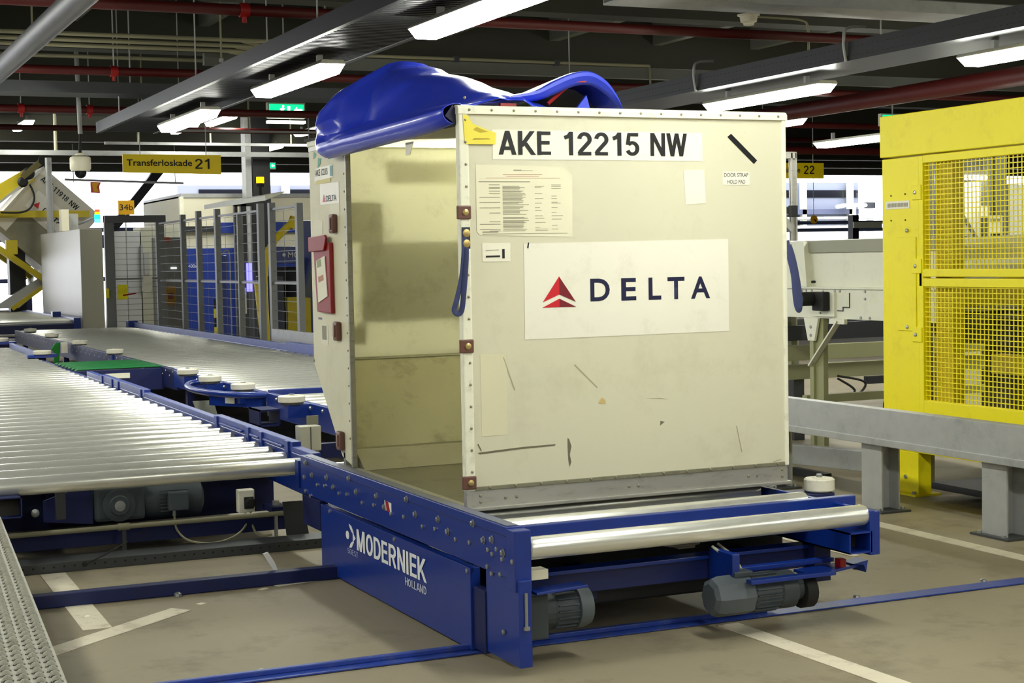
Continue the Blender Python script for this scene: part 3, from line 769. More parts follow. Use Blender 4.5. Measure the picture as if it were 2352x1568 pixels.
# red and white hazard sticker
hz = MB().prism([(0.700, 0.424), (0.700, 0.466), (0.615, 0.462), (0.615, 0.418)], 'x', XO - 0.0016, XO - 0.0006).build('hazard_sticker', 'white', car)
MB().prism([(0.672, 0.422), (0.690, 0.466), (0.650, 0.464), (0.628, 0.419)], 'x', XO - 0.0024, XO - 0.0016).build('hazard_stripe', 'red_bright', hz)
# front end of the channel: end box, leg plate
B(XO - 0.002, -0.685, 0.305, -0.036, -0.615, 0.530).build('end_cap', 'blue', car, bevel=0.004)
B(XO + 0.004, -0.70, 0.03, XO + 0.055, -0.40, 0.35).build('leg_plate', 'blue', car, bevel=0.004)
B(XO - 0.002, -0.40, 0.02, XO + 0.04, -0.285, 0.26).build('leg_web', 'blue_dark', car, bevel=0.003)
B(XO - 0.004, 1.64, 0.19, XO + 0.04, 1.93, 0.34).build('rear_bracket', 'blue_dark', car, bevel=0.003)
# rollers of the deck
def roller_mesh(name, L, r, axle=0.012):
    mb = MB()
    mb.lathe((0, 0, 0), [(r * 0.35, -L / 2 - 0.006), (r * 0.55, -L / 2 - 0.004), (r * 0.93, -L / 2), (r, -L / 2 + 0.012), (r, 0), (r, L / 2 - 0.012), (r * 0.93, L / 2), (r * 0.55, L / 2 + 0.004), (r * 0.35, L / 2 + 0.006)], 'x', 22)
    me = mb.mesh(name, smooth=True, angle=50)
    me.materials.append(M['zinc'])
    return me
rm = roller_mesh('roller', 1.49, 0.042)
for y in (-0.655, -0.235, 0.13, 0.33, 0.55, 0.81, 1.07, 1.33, 1.58, 1.84):
    inst('roller', rm, car, (0.71, y, 0.457))
B(-0.035, -0.38, 0.375, 1.47, 1.92, 0.385).build('deck_pan', 'dark', car)  # added plate that stops light between the deck rollers
# front cross bar behind the first roller, right-hand side channel, guide wheel bracket
B(-0.036, -0.425, 0.39, 1.585, -0.385, 0.497).build('cross_bar', 'blue', car, bevel=0.003)
rc = MB().prism([(1.475, 0.30), (1.475, 0.475), (1.50, 0.475), (1.50, 0.30)], 'y', -0.70, 1.9).build('right_channel', 'blue', car, bevel=0.003)
MB().prism([(-0.70, 0.30), (-0.70, 0.478), (-0.62, 0.492), (-0.585, 0.478), (-0.56, 0.40), (-0.56, 0.30)], 'x', 1.452, 1.476).build('roller_bracket', 'blue', car, bevel=0.003)
mb = MB()
for a, b, c, d in ((0.0, 0.0, 0.11, 0.006), (0.0, 0.079, 0.11, 0.085), (0.0, 0.0, 0.006, 0.085), (0.104, 0.0, 0.11, 0.085)):
    mb.box(1.352 + a, -0.70, 0.312 + b, 1.352 + c, -0.10, 0.312 + d)
mb.build('box_beam', 'blue', car)
B(1.356, -0.60, 0.32, 1.458, -0.55, 0.39).build('beam_core', 'hole', car)  # dark block filling the hollow beam end as its inner shade
B(1.54, -0.06, 0.40, 1.74, 0.10, 0.452).build('wheel_bracket', 'blue_dark', car, bevel=0.003)
def guide_wheel(x, y, z, r=0.068, h=0.05):
    w = MB().lathe((x, y, z), [(r * 0.9, 0.0), (r, 0.006), (r, h - 0.006), (r * 0.9, h), (r * 0.45, h), (r * 0.45, h + 0.004)], 'z', 24)
    return w
gw = guide_wheel(1.70, 0.0, 0.455, 0.068, 0.058).build('guide_wheel', 'wheel', car, smooth=True)
MB().cyl((1.70, 0.0, 0.51), (1.70, 0.0, 0.53), 0.014, 6).build('wheel_bolt', 'bolt', gw)
# chassis below
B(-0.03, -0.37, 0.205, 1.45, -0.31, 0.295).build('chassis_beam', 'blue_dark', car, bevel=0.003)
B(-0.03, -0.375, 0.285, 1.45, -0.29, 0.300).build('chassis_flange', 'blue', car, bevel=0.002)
B(0.02, -0.16, 0.10, 1.40, -0.06, 0.37).build('drive_housing', 'dark', car, bevel=0.01)  # added dark block that keeps the space under the car dim
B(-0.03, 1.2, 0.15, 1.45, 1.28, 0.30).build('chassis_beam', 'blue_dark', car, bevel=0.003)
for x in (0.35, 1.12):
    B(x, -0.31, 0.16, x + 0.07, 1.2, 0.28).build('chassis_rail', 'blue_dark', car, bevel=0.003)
B(0.90, -0.55, 0.20, 0.935, -0.37, 0.33).build('gusset', 'blue', car, bevel=0.003)
B(0.93, -0.50, 0.245, 1.42, -0.46, 0.262).build('motor_bracket', 'blue', car, bevel=0.002)
B(1.38, -0.42, 0.15, 1.46, -0.33, 0.34).build('right_leg', 'blue_dark', car, bevel=0.003)
B(0.93, -0.64, 0.222, 1.33, -0.60, 0.238).build('guard_lip', 'blue', car, bevel=0.002)
MB().prism([(1.22, -0.64), (1.46, -0.56), (1.52, -0.54), (1.50, -0.46), (1.22, -0.5)], 'z', 0.222, 0.234).build('buffer_plate', 'blue', car, bevel=0.002)
MB().prism([(1.47, 0.24), (1.545, 0.25), (1.535, 0.20), (1.525, 0.232)], 'y', -0.56, -0.48).build('buffer_hook', 'blue_worn', car)
B(1.40, -0.57, 0.232, 1.43, -0.53, 0.268).build('red_tab', 'red_bright', car, bevel=0.004)
MB().prism([(-0.02, -0.69), (0.21, -0.65), (0.21, -0.57), (-0.02, -0.60)], 'z', 0.288, 0.298).build('sensor_plate', 'blue', car, bevel=0.002)
B(-0.03, -0.645, 0.335, 0.05, -0.58, 0.372).build('sensor', 'dome', car, bevel=0.003)
MB().cyl((-0.07, -0.705, 0.175), (-0.07, -0.705, 0.305), 0.006, 8).build('threaded_rod', 'bolt', car)
MB().cyl((-0.07, -0.705, 0.17), (-0.07, -0.705, 0.182), 0.013, 6).build('rod_nut', 'bolt', car)
# left drive motor (cylinder along x with a domed fan cover)
mt = MB()
mt.box(-0.02, -0.60, 0.10, 0.07, -0.47, 0.27)
mt.cyl((0.06, -0.53, 0.195), (0.11, -0.53, 0.195), 0.07, 20)
drv = mt.build('drive_gearbox', 'motor_dark', car, bevel=0.008)
body = MB().lathe((0.0, -0.53, 0.195), [(0.066, 0.105), (0.070, 0.11), (0.070, 0.20), (0.066, 0.205)], 'x', 20).build('motor_body', 'motor', car, smooth=True)
fins = MB()
for k in range(20):
    t = 2 * math.pi * k / 20
    fins.bar((0.112, -0.53 + 0.072 * math.cos(t), 0.195 + 0.072 * math.sin(t)), (0.198, -0.53 + 0.072 * math.cos(t), 0.195 + 0.072 * math.sin(t)), 0.004, 0.014, (0, math.cos(t), math.sin(t)))
fins.build('cooling_fins', 'motor', body)
MB().lathe((0.0, -0.53, 0.195), [(0.074, 0.202), (0.080, 0.206), (0.081, 0.235), (0.072, 0.262), (0.045, 0.275), (0.01, 0.278)], 'x', 22).build('fan_cover', mat('fan_cover_grey', (84, 92, 98), 0.5), car, smooth=True)
# right drive motor, fan cover to the left
body = MB().lathe((0, -0.53, 0.165), [(0.066, 0.98), (0.072, 0.985), (0.072, 1.10), (0.066, 1.105)], 'x', 20).build('motor_body', 'motor', car, smooth=True)
fins = MB()
for k in range(20):
    t = 2 * math.pi * k / 20
    fins.bar((0.985, -0.53 + 0.073 * math.cos(t), 0.165 + 0.073 * math.sin(t)), (1.10, -0.53 + 0.073 * math.cos(t), 0.165 + 0.073 * math.sin(t)), 0.004, 0.014, (0, math.cos(t), math.sin(t)))
fins.build('cooling_fins', 'motor', body)
MB().lathe((0, -0.53, 0.165), [(0.02, 0.80), (0.055, 0.802), (0.074, 0.815), (0.082, 0.84), (0.082, 0.975), (0.072, 0.985)], 'x', 8).build('fan_cover', bpy.data.materials['fan_cover_grey'], car, smooth=True, angle=25)
MB().lathe((0, -0.53, 0.165), [(0.066, 1.10), (0.076, 1.11), (0.076, 1.18), (0.05, 1.20), (0.05, 1.24)], 'x', 18).build('drive_gearbox', 'motor_dark', car, smooth=True)
MB().lathe((0, -0.53, 0.15), [(0.055, 1.22), (0.07, 1.225), (0.07, 1.275), (0.06, 1.28)], 'x', 18).build('drive_wheel', 'black', car, smooth=True)
B(0.905, -0.56, 0.235, 0.99, -0.47, 0.26).build('terminal_box', 'motor', car, bevel=0.006)
for pts in ([(0.90, -0.4, 0.34), (0.91, -0.47, 0.31), (0.93, -0.52, 0.26)], [(0.95, -0.36, 0.34), (0.97, -0.44, 0.30), (0.965, -0.51, 0.26)], [(0.66, -0.2, 0.42), (0.70, -0.25, 0.36), (0.8, -0.27, 0.33), (0.9, -0.3, 0.34)]):
    MB().tube(smoothpath(pts), 0.006, 6).build('cable', mat('pale_cable', (170, 166, 150), 0.6) if 'pale_cable' not in bpy.data.materials else bpy.data.materials['pale_cable'], car, smooth=True)
B(0.86, -0.2, 0.30, 0.94, -0.12, 0.42).build('junction_box', 'dome', car, bevel=0.004)
# running wheels on the rails
for x in (0.1, 1.2):
    for y in (-0.245, 1.5):
        MB().cyl((x, y - 0.02, 0.11), (x, y + 0.02, 0.11), 0.075, 20).build('running_wheel', 'motor_dark', car, smooth=True)

# ------------------------------------------------------------------ floor rails
rl = thing('floor_rail', 'flat blue floor rail running along the near side of the transfer car', 'rail', (0.5, -0.245, 0))
MB().prism([(-0.36 + 0.045, 0.003), (-0.36 + 0.045, 0.008), (-0.17 - 0.045, 0.008), (-0.17 - 0.045, 0.003)], 'x', -4.5, 2.66).build('rail_plate', 'blue_worn', rl)
B(-4.5, -0.262, 0.008, 1.25, -0.235, 0.028).build('rail_head', 'blue_worn', rl, bevel=0.004)
for k, x in enumerate((-1.9, -0.92, 1.75, 2.45)):
    MB().lathe((x, -0.20, 0.008), [(0.016, 0), (0.014, 0.008), (0.006, 0.012)], 'z', 8).build('anchor_bolt', 'bolt', rl)
rl2 = thing('floor_rail', 'dark blue square floor rail behind the painted T mark, leading under the car', 'rail', (-1.5, 1.42, 0))
B(-4.5, 1.365, 0.002, 1.9, 1.43, 0.062).build('rail_tube', 'blue_dark', rl2, bevel=0.004)
MB().lathe((-0.88, 1.35, 0.002), [(0.02, 0), (0.018, 0.012), (0.008, 0.018)], 'z', 8).build('anchor_bolt', 'bolt', rl2)
# white plastic tie sticking up by the rail
tag(MB().prism([(-0.405, 0.06), (-0.42, 0.085), (-0.455, 0.145), (-0.43, 0.15), (-0.40, 0.10), (-0.385, 0.06)], 'y', 1.425, 1.435).build('plastic_strip', mat('white_plastic', (232, 230, 226), 0.5)), 'white plastic strip sticking up beside the dark blue floor rail', 'strip')

# ------------------------------------------------------------------ perforated galvanised cable channel on the floor
cc = thing('cable_channel', 'grey perforated steel channel lying on the floor under the roller conveyor', 'channel', (-0.7, 2.3, 0))
MB().prism([(2.22, 0.0), (2.22, 0.052), (2.40, 0.052), (2.40, 0.0)], 'x', -2.6, 0.35).build('channel_body', 'galv_dark', cc, bevel=0.003)
mb = MB()
for k in range(34): mb.lathe((-1.5 + k * 0.05, 2.2195, 0.03), [(0.006, 0.0), (0.006, -0.0006)], 'y', 8)
stuff(mb.build('punched_holes', 'hole', cc))
MB().lathe((-0.93 - 0.22, 2.218, 0.032), [(0.014, 0.0), (0.012, -0.004)], 'y', 10).build('grommet', 'black', cc)
MB().tube(smoothpath([(-1.15, 2.215, 0.032), (-1.05, 2.2, 0.075), (-0.93, 2.25, 0.12)]), 0.0035, 6).build('cable', 'black', cc)

# ================================================================== LEFT ROLLER CONVEYOR
lc = thing('roller_conveyor', 'long blue-framed roller conveyor in the left foreground, wide shiny rollers running away from camera', 'conveyor', (-0.9, 8.0, 0.0))
W1 = 1.86
rm1 = roller_mesh('roller', W1, 0.0445)
YS = [2.13, 2.44] + [2.735 + 0.29 * k for k in range(46)]
for y in YS:
    if 15.6 < y: break
    xr = -0.045 + (y - 2.1) * 0.0150
    inst('roller', rm1, lc, (xr - W1 / 2, y, 0.4555))
def xl_(y): return -0.03 + (y - 2.1) * 0.0150
def side(parent, name, y0, y1, z0, z1, m='blue_worn', t=0.05, off=0.0, bevel=0.004):
    a, b = xl_(y0) + off, xl_(y1) + off
    return MB().prism([(a, y0), (b, y1), (b + t, y1), (a + t, y0)], 'z', z0, z1).build(name, m, parent, bevel=bevel)
side(lc, 'side_frame', 1.98, 9.3, 0.30, 0.505, 'blue', 0.055)
side(lc, 'side_frame', 9.3, 15.9, 0.30, 0.478, 'blue', 0.055)
side(lc, 'guide_rail', 1.99, 2.35, 0.505, 0.535)
side(lc, 'guide_rail', 2.35, 4.15, 0.505, 0.560)
side(lc, 'guide_rail', 4.15, 6.5, 0.505, 0.540)
side(lc, 'guide_rail', 6.5, 8.5, 0.505, 0.562)
side(lc, 'guide_rail', 8.5, 9.3, 0.505, 0.545)
side(lc, 'guide_rail', 12.9, 15.6, 0.478, 0.552)
for y in (2.40, 2.95, 3.25, 4.05, 6.6, 7.6, 7.9, 8.4):
    side(lc, 'guide_clip', y, y + 0.07, 0.44, 0.558, 'blue_worn', 0.012, -0.012, bevel=0.002)
for a_, b_ in ((2.5, 2.9), (3.0, 3.2), (3.4, 3.95)):
    side(lc, 'guide_ledge', a_, b_, 0.517, 0.527, 'blue_worn', 0.02, -0.02, bevel=0.002)
for x0 in (-1.95,):
    B(x0, 1.98, 0.30, x0 + 0.05, 15.9, 0.52).build('side_frame', 'blue', lc, bevel=0.004)
B(-1.9, 2.75, 0.37, -0.04, 15.8, 0.38).build('bed_pan', 'dark', lc)  # added sheet that darkens the roller gaps and the underside
# near end underside: beams, drive, switch
B(-2.0, 2.62, 0.05, 0.02, 2.72, 0.135).build('cross_beam', 'blue_dark', lc, bevel=0.003)
B(-2.0, 3.0, 0.10, 0.05, 3.1, 0.40).build('cross_beam', 'blue_dark', lc, bevel=0.003)
MB().prism([(-1.28, 0.30), (-1.28, 0.19), (-1.03, 0.16), (-1.03, 0.375)], 'y', 2.66, 2.68).build('motor_plate', 'blue_dark', lc)
MB().prism([(-1.22, 0.30), (-0.2, 0.40), (0.0, 0.40), (0.0, 0.18), (-0.45, 0.14), (-1.22, 0.13)], 'y', 2.95, 2.98).build('frame_web', 'blue_dark', lc)
mb = MB()
for a, b, c, d in ((0, 0, 0.12, 0.006), (0, 0.094, 0.12, 0.1), (0.114, 0, 0.12, 0.1)):
    mb.box(-1.59 + a, 2.0, 0.322 + b, -1.59 + c, 2.9, 0.322 + d)
mb.build('box_beam', 'blue_dark', lc)
B(-1.59, 2.06, 0.326, -1.476, 2.1, 0.418).build('beam_core', 'hole', lc)  # shade of the hollow beam, put in as a dark block
B(-1.24, 2.5, 0.22, -1.19, 2.53, 0.40).build('hanger_strap', 'galv_dark', lc, bevel=0.003)
for z in (0.25, 0.37):
    MB().lathe((-1.33, 2.6, z), [(0.022, 0.0), (0.02, -0.012), (0.008, -0.016)], 'y', 10).build('bolt', 'bolt', lc, smooth=True)
gb = MB(); gb.box(-1.02, 2.62, 0.17, -0.76, 2.80, 0.36)
gb.build('drive_gearbox', 'motor_dark', lc, bevel=0.02)
MB().lathe((-0.90, 2.62, 0.255), [(0.085, 0.0), (0.085, -0.02), (0.055, -0.022), (0.05, -0.035), (0.03, -0.035)], 'y', 24).build('gearbox_flange', 'motor_dark', lc, smooth=True)
MB().lathe((-0.90, 2.585, 0.255), [(0.028, 0.0), (0.028, -0.008), (0.012, -0.009), (0.012, -0.014)], 'y', 16).build('shaft_end', 'bolt', lc, smooth=True)
mo = MB().lathe((0, 2.74, 0.255), [(0.09, -0.77), (0.10, -0.74), (0.105, -0.68), (0.10, -0.52), (0.105, -0.50), (0.105, -0.45), (0.06, -0.43)], 'x', 22).build('motor_body', 'motor_dark', lc, smooth=True)
mb = MB()
for k in range(7): mb.box(-0.68, 2.625, 0.20 + k * 0.018, -0.53, 2.635, 0.205 + k * 0.018)
mb.build('cooling_fins', 'motor_dark', mo)
B(-0.64, 2.585, 0.205, -0.535, 2.64, 0.305).build('terminal_box', 'motor', lc, bevel=0.008)
MB().cyl((-0.61, 2.61, 0.175), (-0.61, 2.61, 0.207), 0.01, 8).build('cable_gland', 'bolt', lc)
sw = B(-0.245, 2.66, 0.152, -0.155, 2.72, 0.278).build('switch_box', 'paper', lc, bevel=0.006)
MB().lathe((-0.185, 2.66, 0.205), [(0.03, 0.0), (0.03, -0.018), (0.02, -0.022)], 'y', 16).build('switch_knob', 'black', sw)
B(-0.215, 2.645, 0.175, -0.165, 2.66, 0.238).build('switch_plate', 'black', sw)
for pts in ([(-0.61, 2.61, 0.18), (-0.60, 2.60, 0.10), (-0.54, 2.58, 0.04), (-0.42, 2.56, 0.02), (-0.30, 2.58, 0.04), (-0.22, 2.62, 0.09), (-0.21, 2.66, 0.155)],
            [(-0.18, 2.66, 0.155), (-0.18, 2.62, 0.08), (-0.15, 2.6, 0.03), (-0.08, 2.6, 0.03)]):
    MB().tube(smoothpath(pts), 0.006, 6).build('cable', 'conduit', lc, smooth=True)
MB().cyl((-0.055, 2.6, 0.0), (-0.055, 2.6, 0.20), 0.011, 8).build('levelling_bolt', 'bolt', lc)
MB().cyl((-0.055, 2.6, 0.19), (-0.055, 2.6, 0.215), 0.02, 6).build('levelling_nut', 'bolt', lc)
B(-0.10, 2.52, 0.16, 0.0, 2.70, 0.19).build('foot_bracket', 'blue_dark', lc, bevel=0.003)
MB().prism([(-0.055, 0.225), (0.055, 0.225), (0.09, 0.03), (-0.035, 0.03)], 'y', 2.46, 2.47).build('leg_plate', 'galv_dark', lc)
for y in (2.5, 6.5, 11, 15):
    B(-1.95, y, 0.0, -1.87, y + 0.08, 0.32).build('leg', 'blue_dark', lc)
    if y > 3: B(xl_(y), y, 0.0, xl_(y) + 0.06, y + 0.08, 0.32).build('leg', 'blue_dark', lc)
MB().prism([(-0.03, 0.34), (-0.03, 0.50), (-0.10, 0.50), (-0.10, 0.36)], 'y', 2.0, 2.06).build('end_bracket', 'blue', lc)
# white pneumatic pipe under the conveyor
pp = thing('pipe', 'thin white pipe running level under the near end of the roller conveyor', 'pipe', (-0.7, 2.5, 0.15))
MB().cyl((-2.6, 2.5, 0.158), (0.06, 2.5, 0.158), 0.0135, 10).build('pipe_run', 'conduit', pp, smooth=True)
MB().cyl((-0.93, 2.5, 0.158), (-0.87, 2.5, 0.158), 0.019, 10).build('pipe_collar', 'conduit', pp, smooth=True)
for x in (-2.2, -0.9):
    B(x - 0.01, 2.49, 0.0, x + 0.01, 2.51, 0.15).build('pipe_stand', 'galv_dark', pp)

# ================================================================== REAR ROLLER CONVEYOR
bc_ = thing('roller_conveyor', 'second roller conveyor further back, blue frame with white guide wheels along its near side', 'conveyor', (1.9, 13.0, 0.0))
rm2 = roller_mesh('roller', 1.82, 0.0445)
y = 3.75
k = 0
while y < 21.4:
    if not (6.33 < y < 6.5):
        inst('roller', rm2, bc_, (1.92, y, 0.4555))
    y += 0.29
B(1.02, 3.7, 0.37, 2.83, 21.2, 0.38).build('bed_pan', 'dark', bc_)  # same added light stop under the rear rollers
B(0.96, 3.6, 0.32, 1.01, 6.35, 0.50).build('side_frame', 'blue', bc_, bevel=0.004)
B(0.95, 6.5, 0.34, 1.0, 9.6, 0.50).build('side_frame', 'blue', bc_, bevel=0.004)
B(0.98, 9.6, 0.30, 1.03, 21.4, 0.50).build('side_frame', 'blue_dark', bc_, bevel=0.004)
B(2.84, 3.6, 0.30, 2.90, 21.2, 0.50).build('side_frame', 'blue', bc_, bevel=0.004)
B(2.84, 10.2, 0.50, 2.90, 21.2, 0.575).build('guide_rail', 'blue_worn', bc_, bevel=0.004)
B(2.83, 10.2, 0.50, 2.92, 12.2, 0.60).build('guide_rail', 'blue_worn', bc_, bevel=0.004)
B(2.76, 21.1, 0.50, 2.92, 21.3, 0.60).build('rail_end_post', 'blue', bc_, bevel=0.004)
B(1.0, 6.38, 0.42, 2.84, 6.46, 0.515).build('section_divider', 'blue', bc_, bevel=0.003)
for y in (4.4, 9.2, 12.7, 16.5, 20.5):
    for x in (0.99, 2.85):
        B(x, y, 0, x + 0.07, y + 0.09, 0.32).build('leg', 'blue_dark', bc_)
for k in range(9):
    inst('bolt', bme, bc_, (0.96, 3.75 + k * 0.29, 0.468))
for k in range(36):
    inst('bolt', bsm, bc_, (0.978, 9.75 + k * 0.32, 0.472))
    inst('bolt', bsm, bc_, (0.978, 9.9 + k * 0.32, 0.43))
for k in range(9):
    inst('bolt', bme, bc_, (0.95, 6.65 + k * 0.33, 0.465))
WH = [(1.075, 20.3), (1.075, 18.1), (1.045, 15.5), (1.01, 12.9), (0.905, 8.8), (0.855, 7.75), (0.865, 6.7), (0.85, 5.3)]
wme = guide_wheel(0, 0, 0.508, 0.098, 0.05).mesh('guide_wheel', smooth=True); wme.materials.append(M['wheel'])
wbm = MB().cyl((0, 0, 0.55), (0, 0, 0.57), 0.022, 6).mesh('wheel_bolt'); wbm.materials.append(M['bolt'])
wpl = MB().lathe((0, 0, 0.494), [(0.085, 0), (0.085, 0.012)], 'z', 16).mesh('wheel_washer'); wpl.materials.append(M['galv_dark'])
for x, y in WH:
    w = inst('guide_wheel', wme, bc_, (x, y, 0))
    for nm, mm in (('wheel_bolt', wbm), ('wheel_washer', wpl)):
        o = bpy.data.objects.new(nm, mm); COL.objects.link(o); o.parent = w
    B(x - 0.05, y - 0.07, 0.40, 1.0, y + 0.07, 0.495).build('wheel_bracket', 'blue', bc_, bevel=0.003)
# curved bumper tube and its plates
MB().tube(smoothpath([(0.96, 8.25, 0.47), (0.80, 8.15, 0.475), (0.68, 7.85, 0.475), (0.62, 7.45, 0.475), (0.64, 7.05, 0.475), (0.72, 6.72, 0.475), (0.85, 6.52, 0.475), (1.02, 6.44, 0.475)], 6), 0.026, 12).build('bumper_tube', 'blue', bc_, smooth=True)
MB().prism([(0.66, 7.0), (0.95, 6.48), (0.97, 6.48), (0.68, 7.02)], 'z', 0.37, 0.47).build('bumper_plate', 'blue', bc_)
B(0.80, 6.43, 0.385, 0.802, 6.44, 0.39).build('rating_plate_pin', 'bolt', bc_)
MB().prism([(0.752, 6.82), (0.752 + 0.05, 6.73), (0.75 + 0.045, 6.725), (0.745, 6.815)], 'z', 0.395, 0.445).build('rating_plate', 'paper', bc_)
mb = MB()
for a, b, c, d in ((0, 0, 0.17, 0.012), (0, 0.118, 0.17, 0.13), (0, 0, 0.012, 0.13), (0.158, 0, 0.17, 0.13)):
    mb.box(0.80 + a, 6.0, 0.27 + b, 0.80 + c, 6.30, 0.27 + d)
mb.build('box_bracket', 'blue_dark', bc_)
MB().prism([(0.55, 0.40), (0.72, 0.40), (0.80, 0.08), (0.66, 0.08)], 'y', 7.1, 7.12).build('support_plate', mat('grey_support', (128, 130, 122), 0.5), bc_)
sb = B(0.275, 3.2, 0.40, 0.405, 3.3, 0.548).build('control_box', mat('grey_plastic', (176, 174, 156), 0.5), bc_, bevel=0.006)
B(0.338, 3.196, 0.405, 0.342, 3.2, 0.544).build('box_seam', 'galv_dark', sb)
B(0.35, 3.3, 0.30, 0.42, 3.31, 0.60).build('box_mount', mat('grey_mount', (118, 116, 100), 0.5), sb)
B(0.34, 3.31, 0.0, 0.40, 3.36, 0.42).build('box_leg', 'blue_dark', sb)
B(0.33, 3.36, 0.33, 0.98, 3.42, 0.42).build('box_arm', 'blue_dark', sb)
rg = MB().prism([(0.80, 0.52), (0.86, 0.52), (0.84, 0.30), (0.80, 0.24), (0.76, 0.26), (0.78, 0.38), (0.74, 0.44)], 'y', 15.9, 15.95).build('rag', 'green_cloth', None, bevel=0.01)
tag(rg, 'green rag hanging from the side of the rear roller conveyor', 'rag')
tag(B(0.87, 15.9, 0.38, 0.95, 15.96, 0.52).build('paper_towel', 'paper', None, bevel=0.005), 'white sheet hanging beside the green rag on the rear conveyor', 'sheet')

# ------------------------------------------------------------------ green belt transfer between the two conveyors
gt = thing('belt_transfer', 'short blue transfer bed with green belts between the two roller conveyors', 'conveyor', (0.55, 11, 0))
for k in range(7):
    y = 10.36 + k * 0.205
    MB().tube([(0.14, y, 0.487), (0.16, y, 0.497), (1.0, y, 0.497), (1.02, y, 0.487)], 0.05, 8, flat=0.010).build('green_belt', 'green', gt, smooth=True)
B(0.13, 10.27, 0.27, 1.0, 10.31, 0.485).build('front_beam', 'blue_dark', gt, bevel=0.004)
B(0.13, 10.31, 0.30, 1.0, 11.75, 0.40).build('bed', 'dark', gt)
B(0.42, 10.262, 0.40, 0.66, 10.27, 0.45).build('name_plate', 'paper', gt)
B(0.3, 10.4, 0.0, 0.38, 10.48, 0.3).build('leg', 'blue_dark', gt); B(0.8, 10.4, 0.0, 0.88, 10.48, 0.3).build('leg', 'blue_dark', gt)
# guide wheel on its bracket at the end of the left conveyor
cw = thing('guide_wheel', 'white guide wheel on a pale blue bracket beside the left conveyor rollers', 'wheel', (0.2, 12.9, 0.0))
MB().lathe((0.19, 12.9, 0.50), [(0.17, 0.0), (0.17, 0.03), (0.15, 0.035)], 'z', 22).build('bracket_disc', 'blue_worn', cw, smooth=True)
B(0.15, 12.86, 0.0, 0.23, 12.94, 0.5).build('bracket_post', 'blue_dark', cw)
guide_wheel(0.18, 12.8, 0.535, 0.10, 0.045).build('wheel', 'wheel', cw, smooth=True)
cw2 = thing('guide_wheel', 'white guide wheel at the left edge of the photo beyond the left conveyor', 'wheel', (0.23, 16.8, 0.0))
MB().lathe((0.23, 16.8, 0.49), [(0.19, 0.0), (0.19, 0.03), (0.15, 0.035)], 'z', 22).build('bracket_disc', 'blue_worn', cw2, smooth=True)
B(0.19, 16.76, 0.0, 0.27, 16.84, 0.49).build('bracket_post', 'blue_dark', cw2)
guide_wheel(0.20, 16.75, 0.525, 0.11, 0.05).build('wheel', 'wheel', cw2, smooth=True)

# ------------------------------------------------------------------ perforated tread plank, lower left corner
tr = thing('tread_plank', 'perforated zinc tread plank entering at the lower left corner', 'walkway', (-1.9, 0.0, 0.0))
ea = Vector((-1.582, 1.9, 0.35)); eb = Vector((-1.815, -1.7, 0.35))
dd = (eb - ea).normalized(); ss_ = Vector((dd.y, -dd.x, 0)) * 1.0
if ss_.x > 0: ss_ = -ss_
L_ = (eb - ea).length
def tp_(s, w, z): return ea + dd * s + ss_ * w + Vector((0, 0, z))
pw_ = MB(); pw_.add([tp_(0, 0, 0), tp_(L_, 0, 0), tp_(L_, 0.55, 0), tp_(0, 0.55, 0), tp_(0, 0, -0.05), tp_(L_, 0, -0.05), tp_(L_, 0.55, -0.05), tp_(0, 0.55, -0.05)],
        [(0, 1, 2, 3), (4, 7, 6, 5), (0, 4, 5, 1), (1, 5, 6, 2), (2, 6, 7, 3), (3, 7, 4, 0)])
pw_.build('plank', 'tread', tr)
hb = MB(); rb_ = MB()
for r_ in range(11):
    w0 = 0.026 + r_ * 0.043
    for k in range(int(L_ / 0.062)):
        s0 = 0.03 + k * 0.062
        n = 10
        hb.add([tp_(s0 + 0.021 * math.sin(2 * math.pi * i / n), w0 + 0.0125 * math.cos(2 * math.pi * i / n), 0.0012) for i in range(n)], [tuple(range(n))])
        ring = []
        for i in range(7):
            t = math.pi * (i / 6)
            for rr_, zz in ((0.95, 0.001), (1.08, 0.013), (1.3, 0.014), (1.5, 0.001)):
                ring.append(tp_(s0 - 0.021 * rr_ * math.sin(t), w0 + 0.0125 * rr_ * math.cos(t), zz * (0.25 + 0.75 * math.sin(t))))
        rb_.add(ring, [(i * 4 + j, i * 4 + j + 1, i * 4 + j + 5, i * 4 + j + 4) for i in range(6) for j in range(3)])
stuff(hb.build('perforations', 'hole', tr)); stuff(rb_.build('raised_rims', 'tread', tr, smooth=True))
for s in (0.2, 1.8, 3.4):
    a = tp_(s, 0.45, 0)
    B(a.x - 0.03, a.y - 0.03, 0, a.x + 0.03, a.y + 0.03, 0.31).build('leg', 'galv_dark', tr)

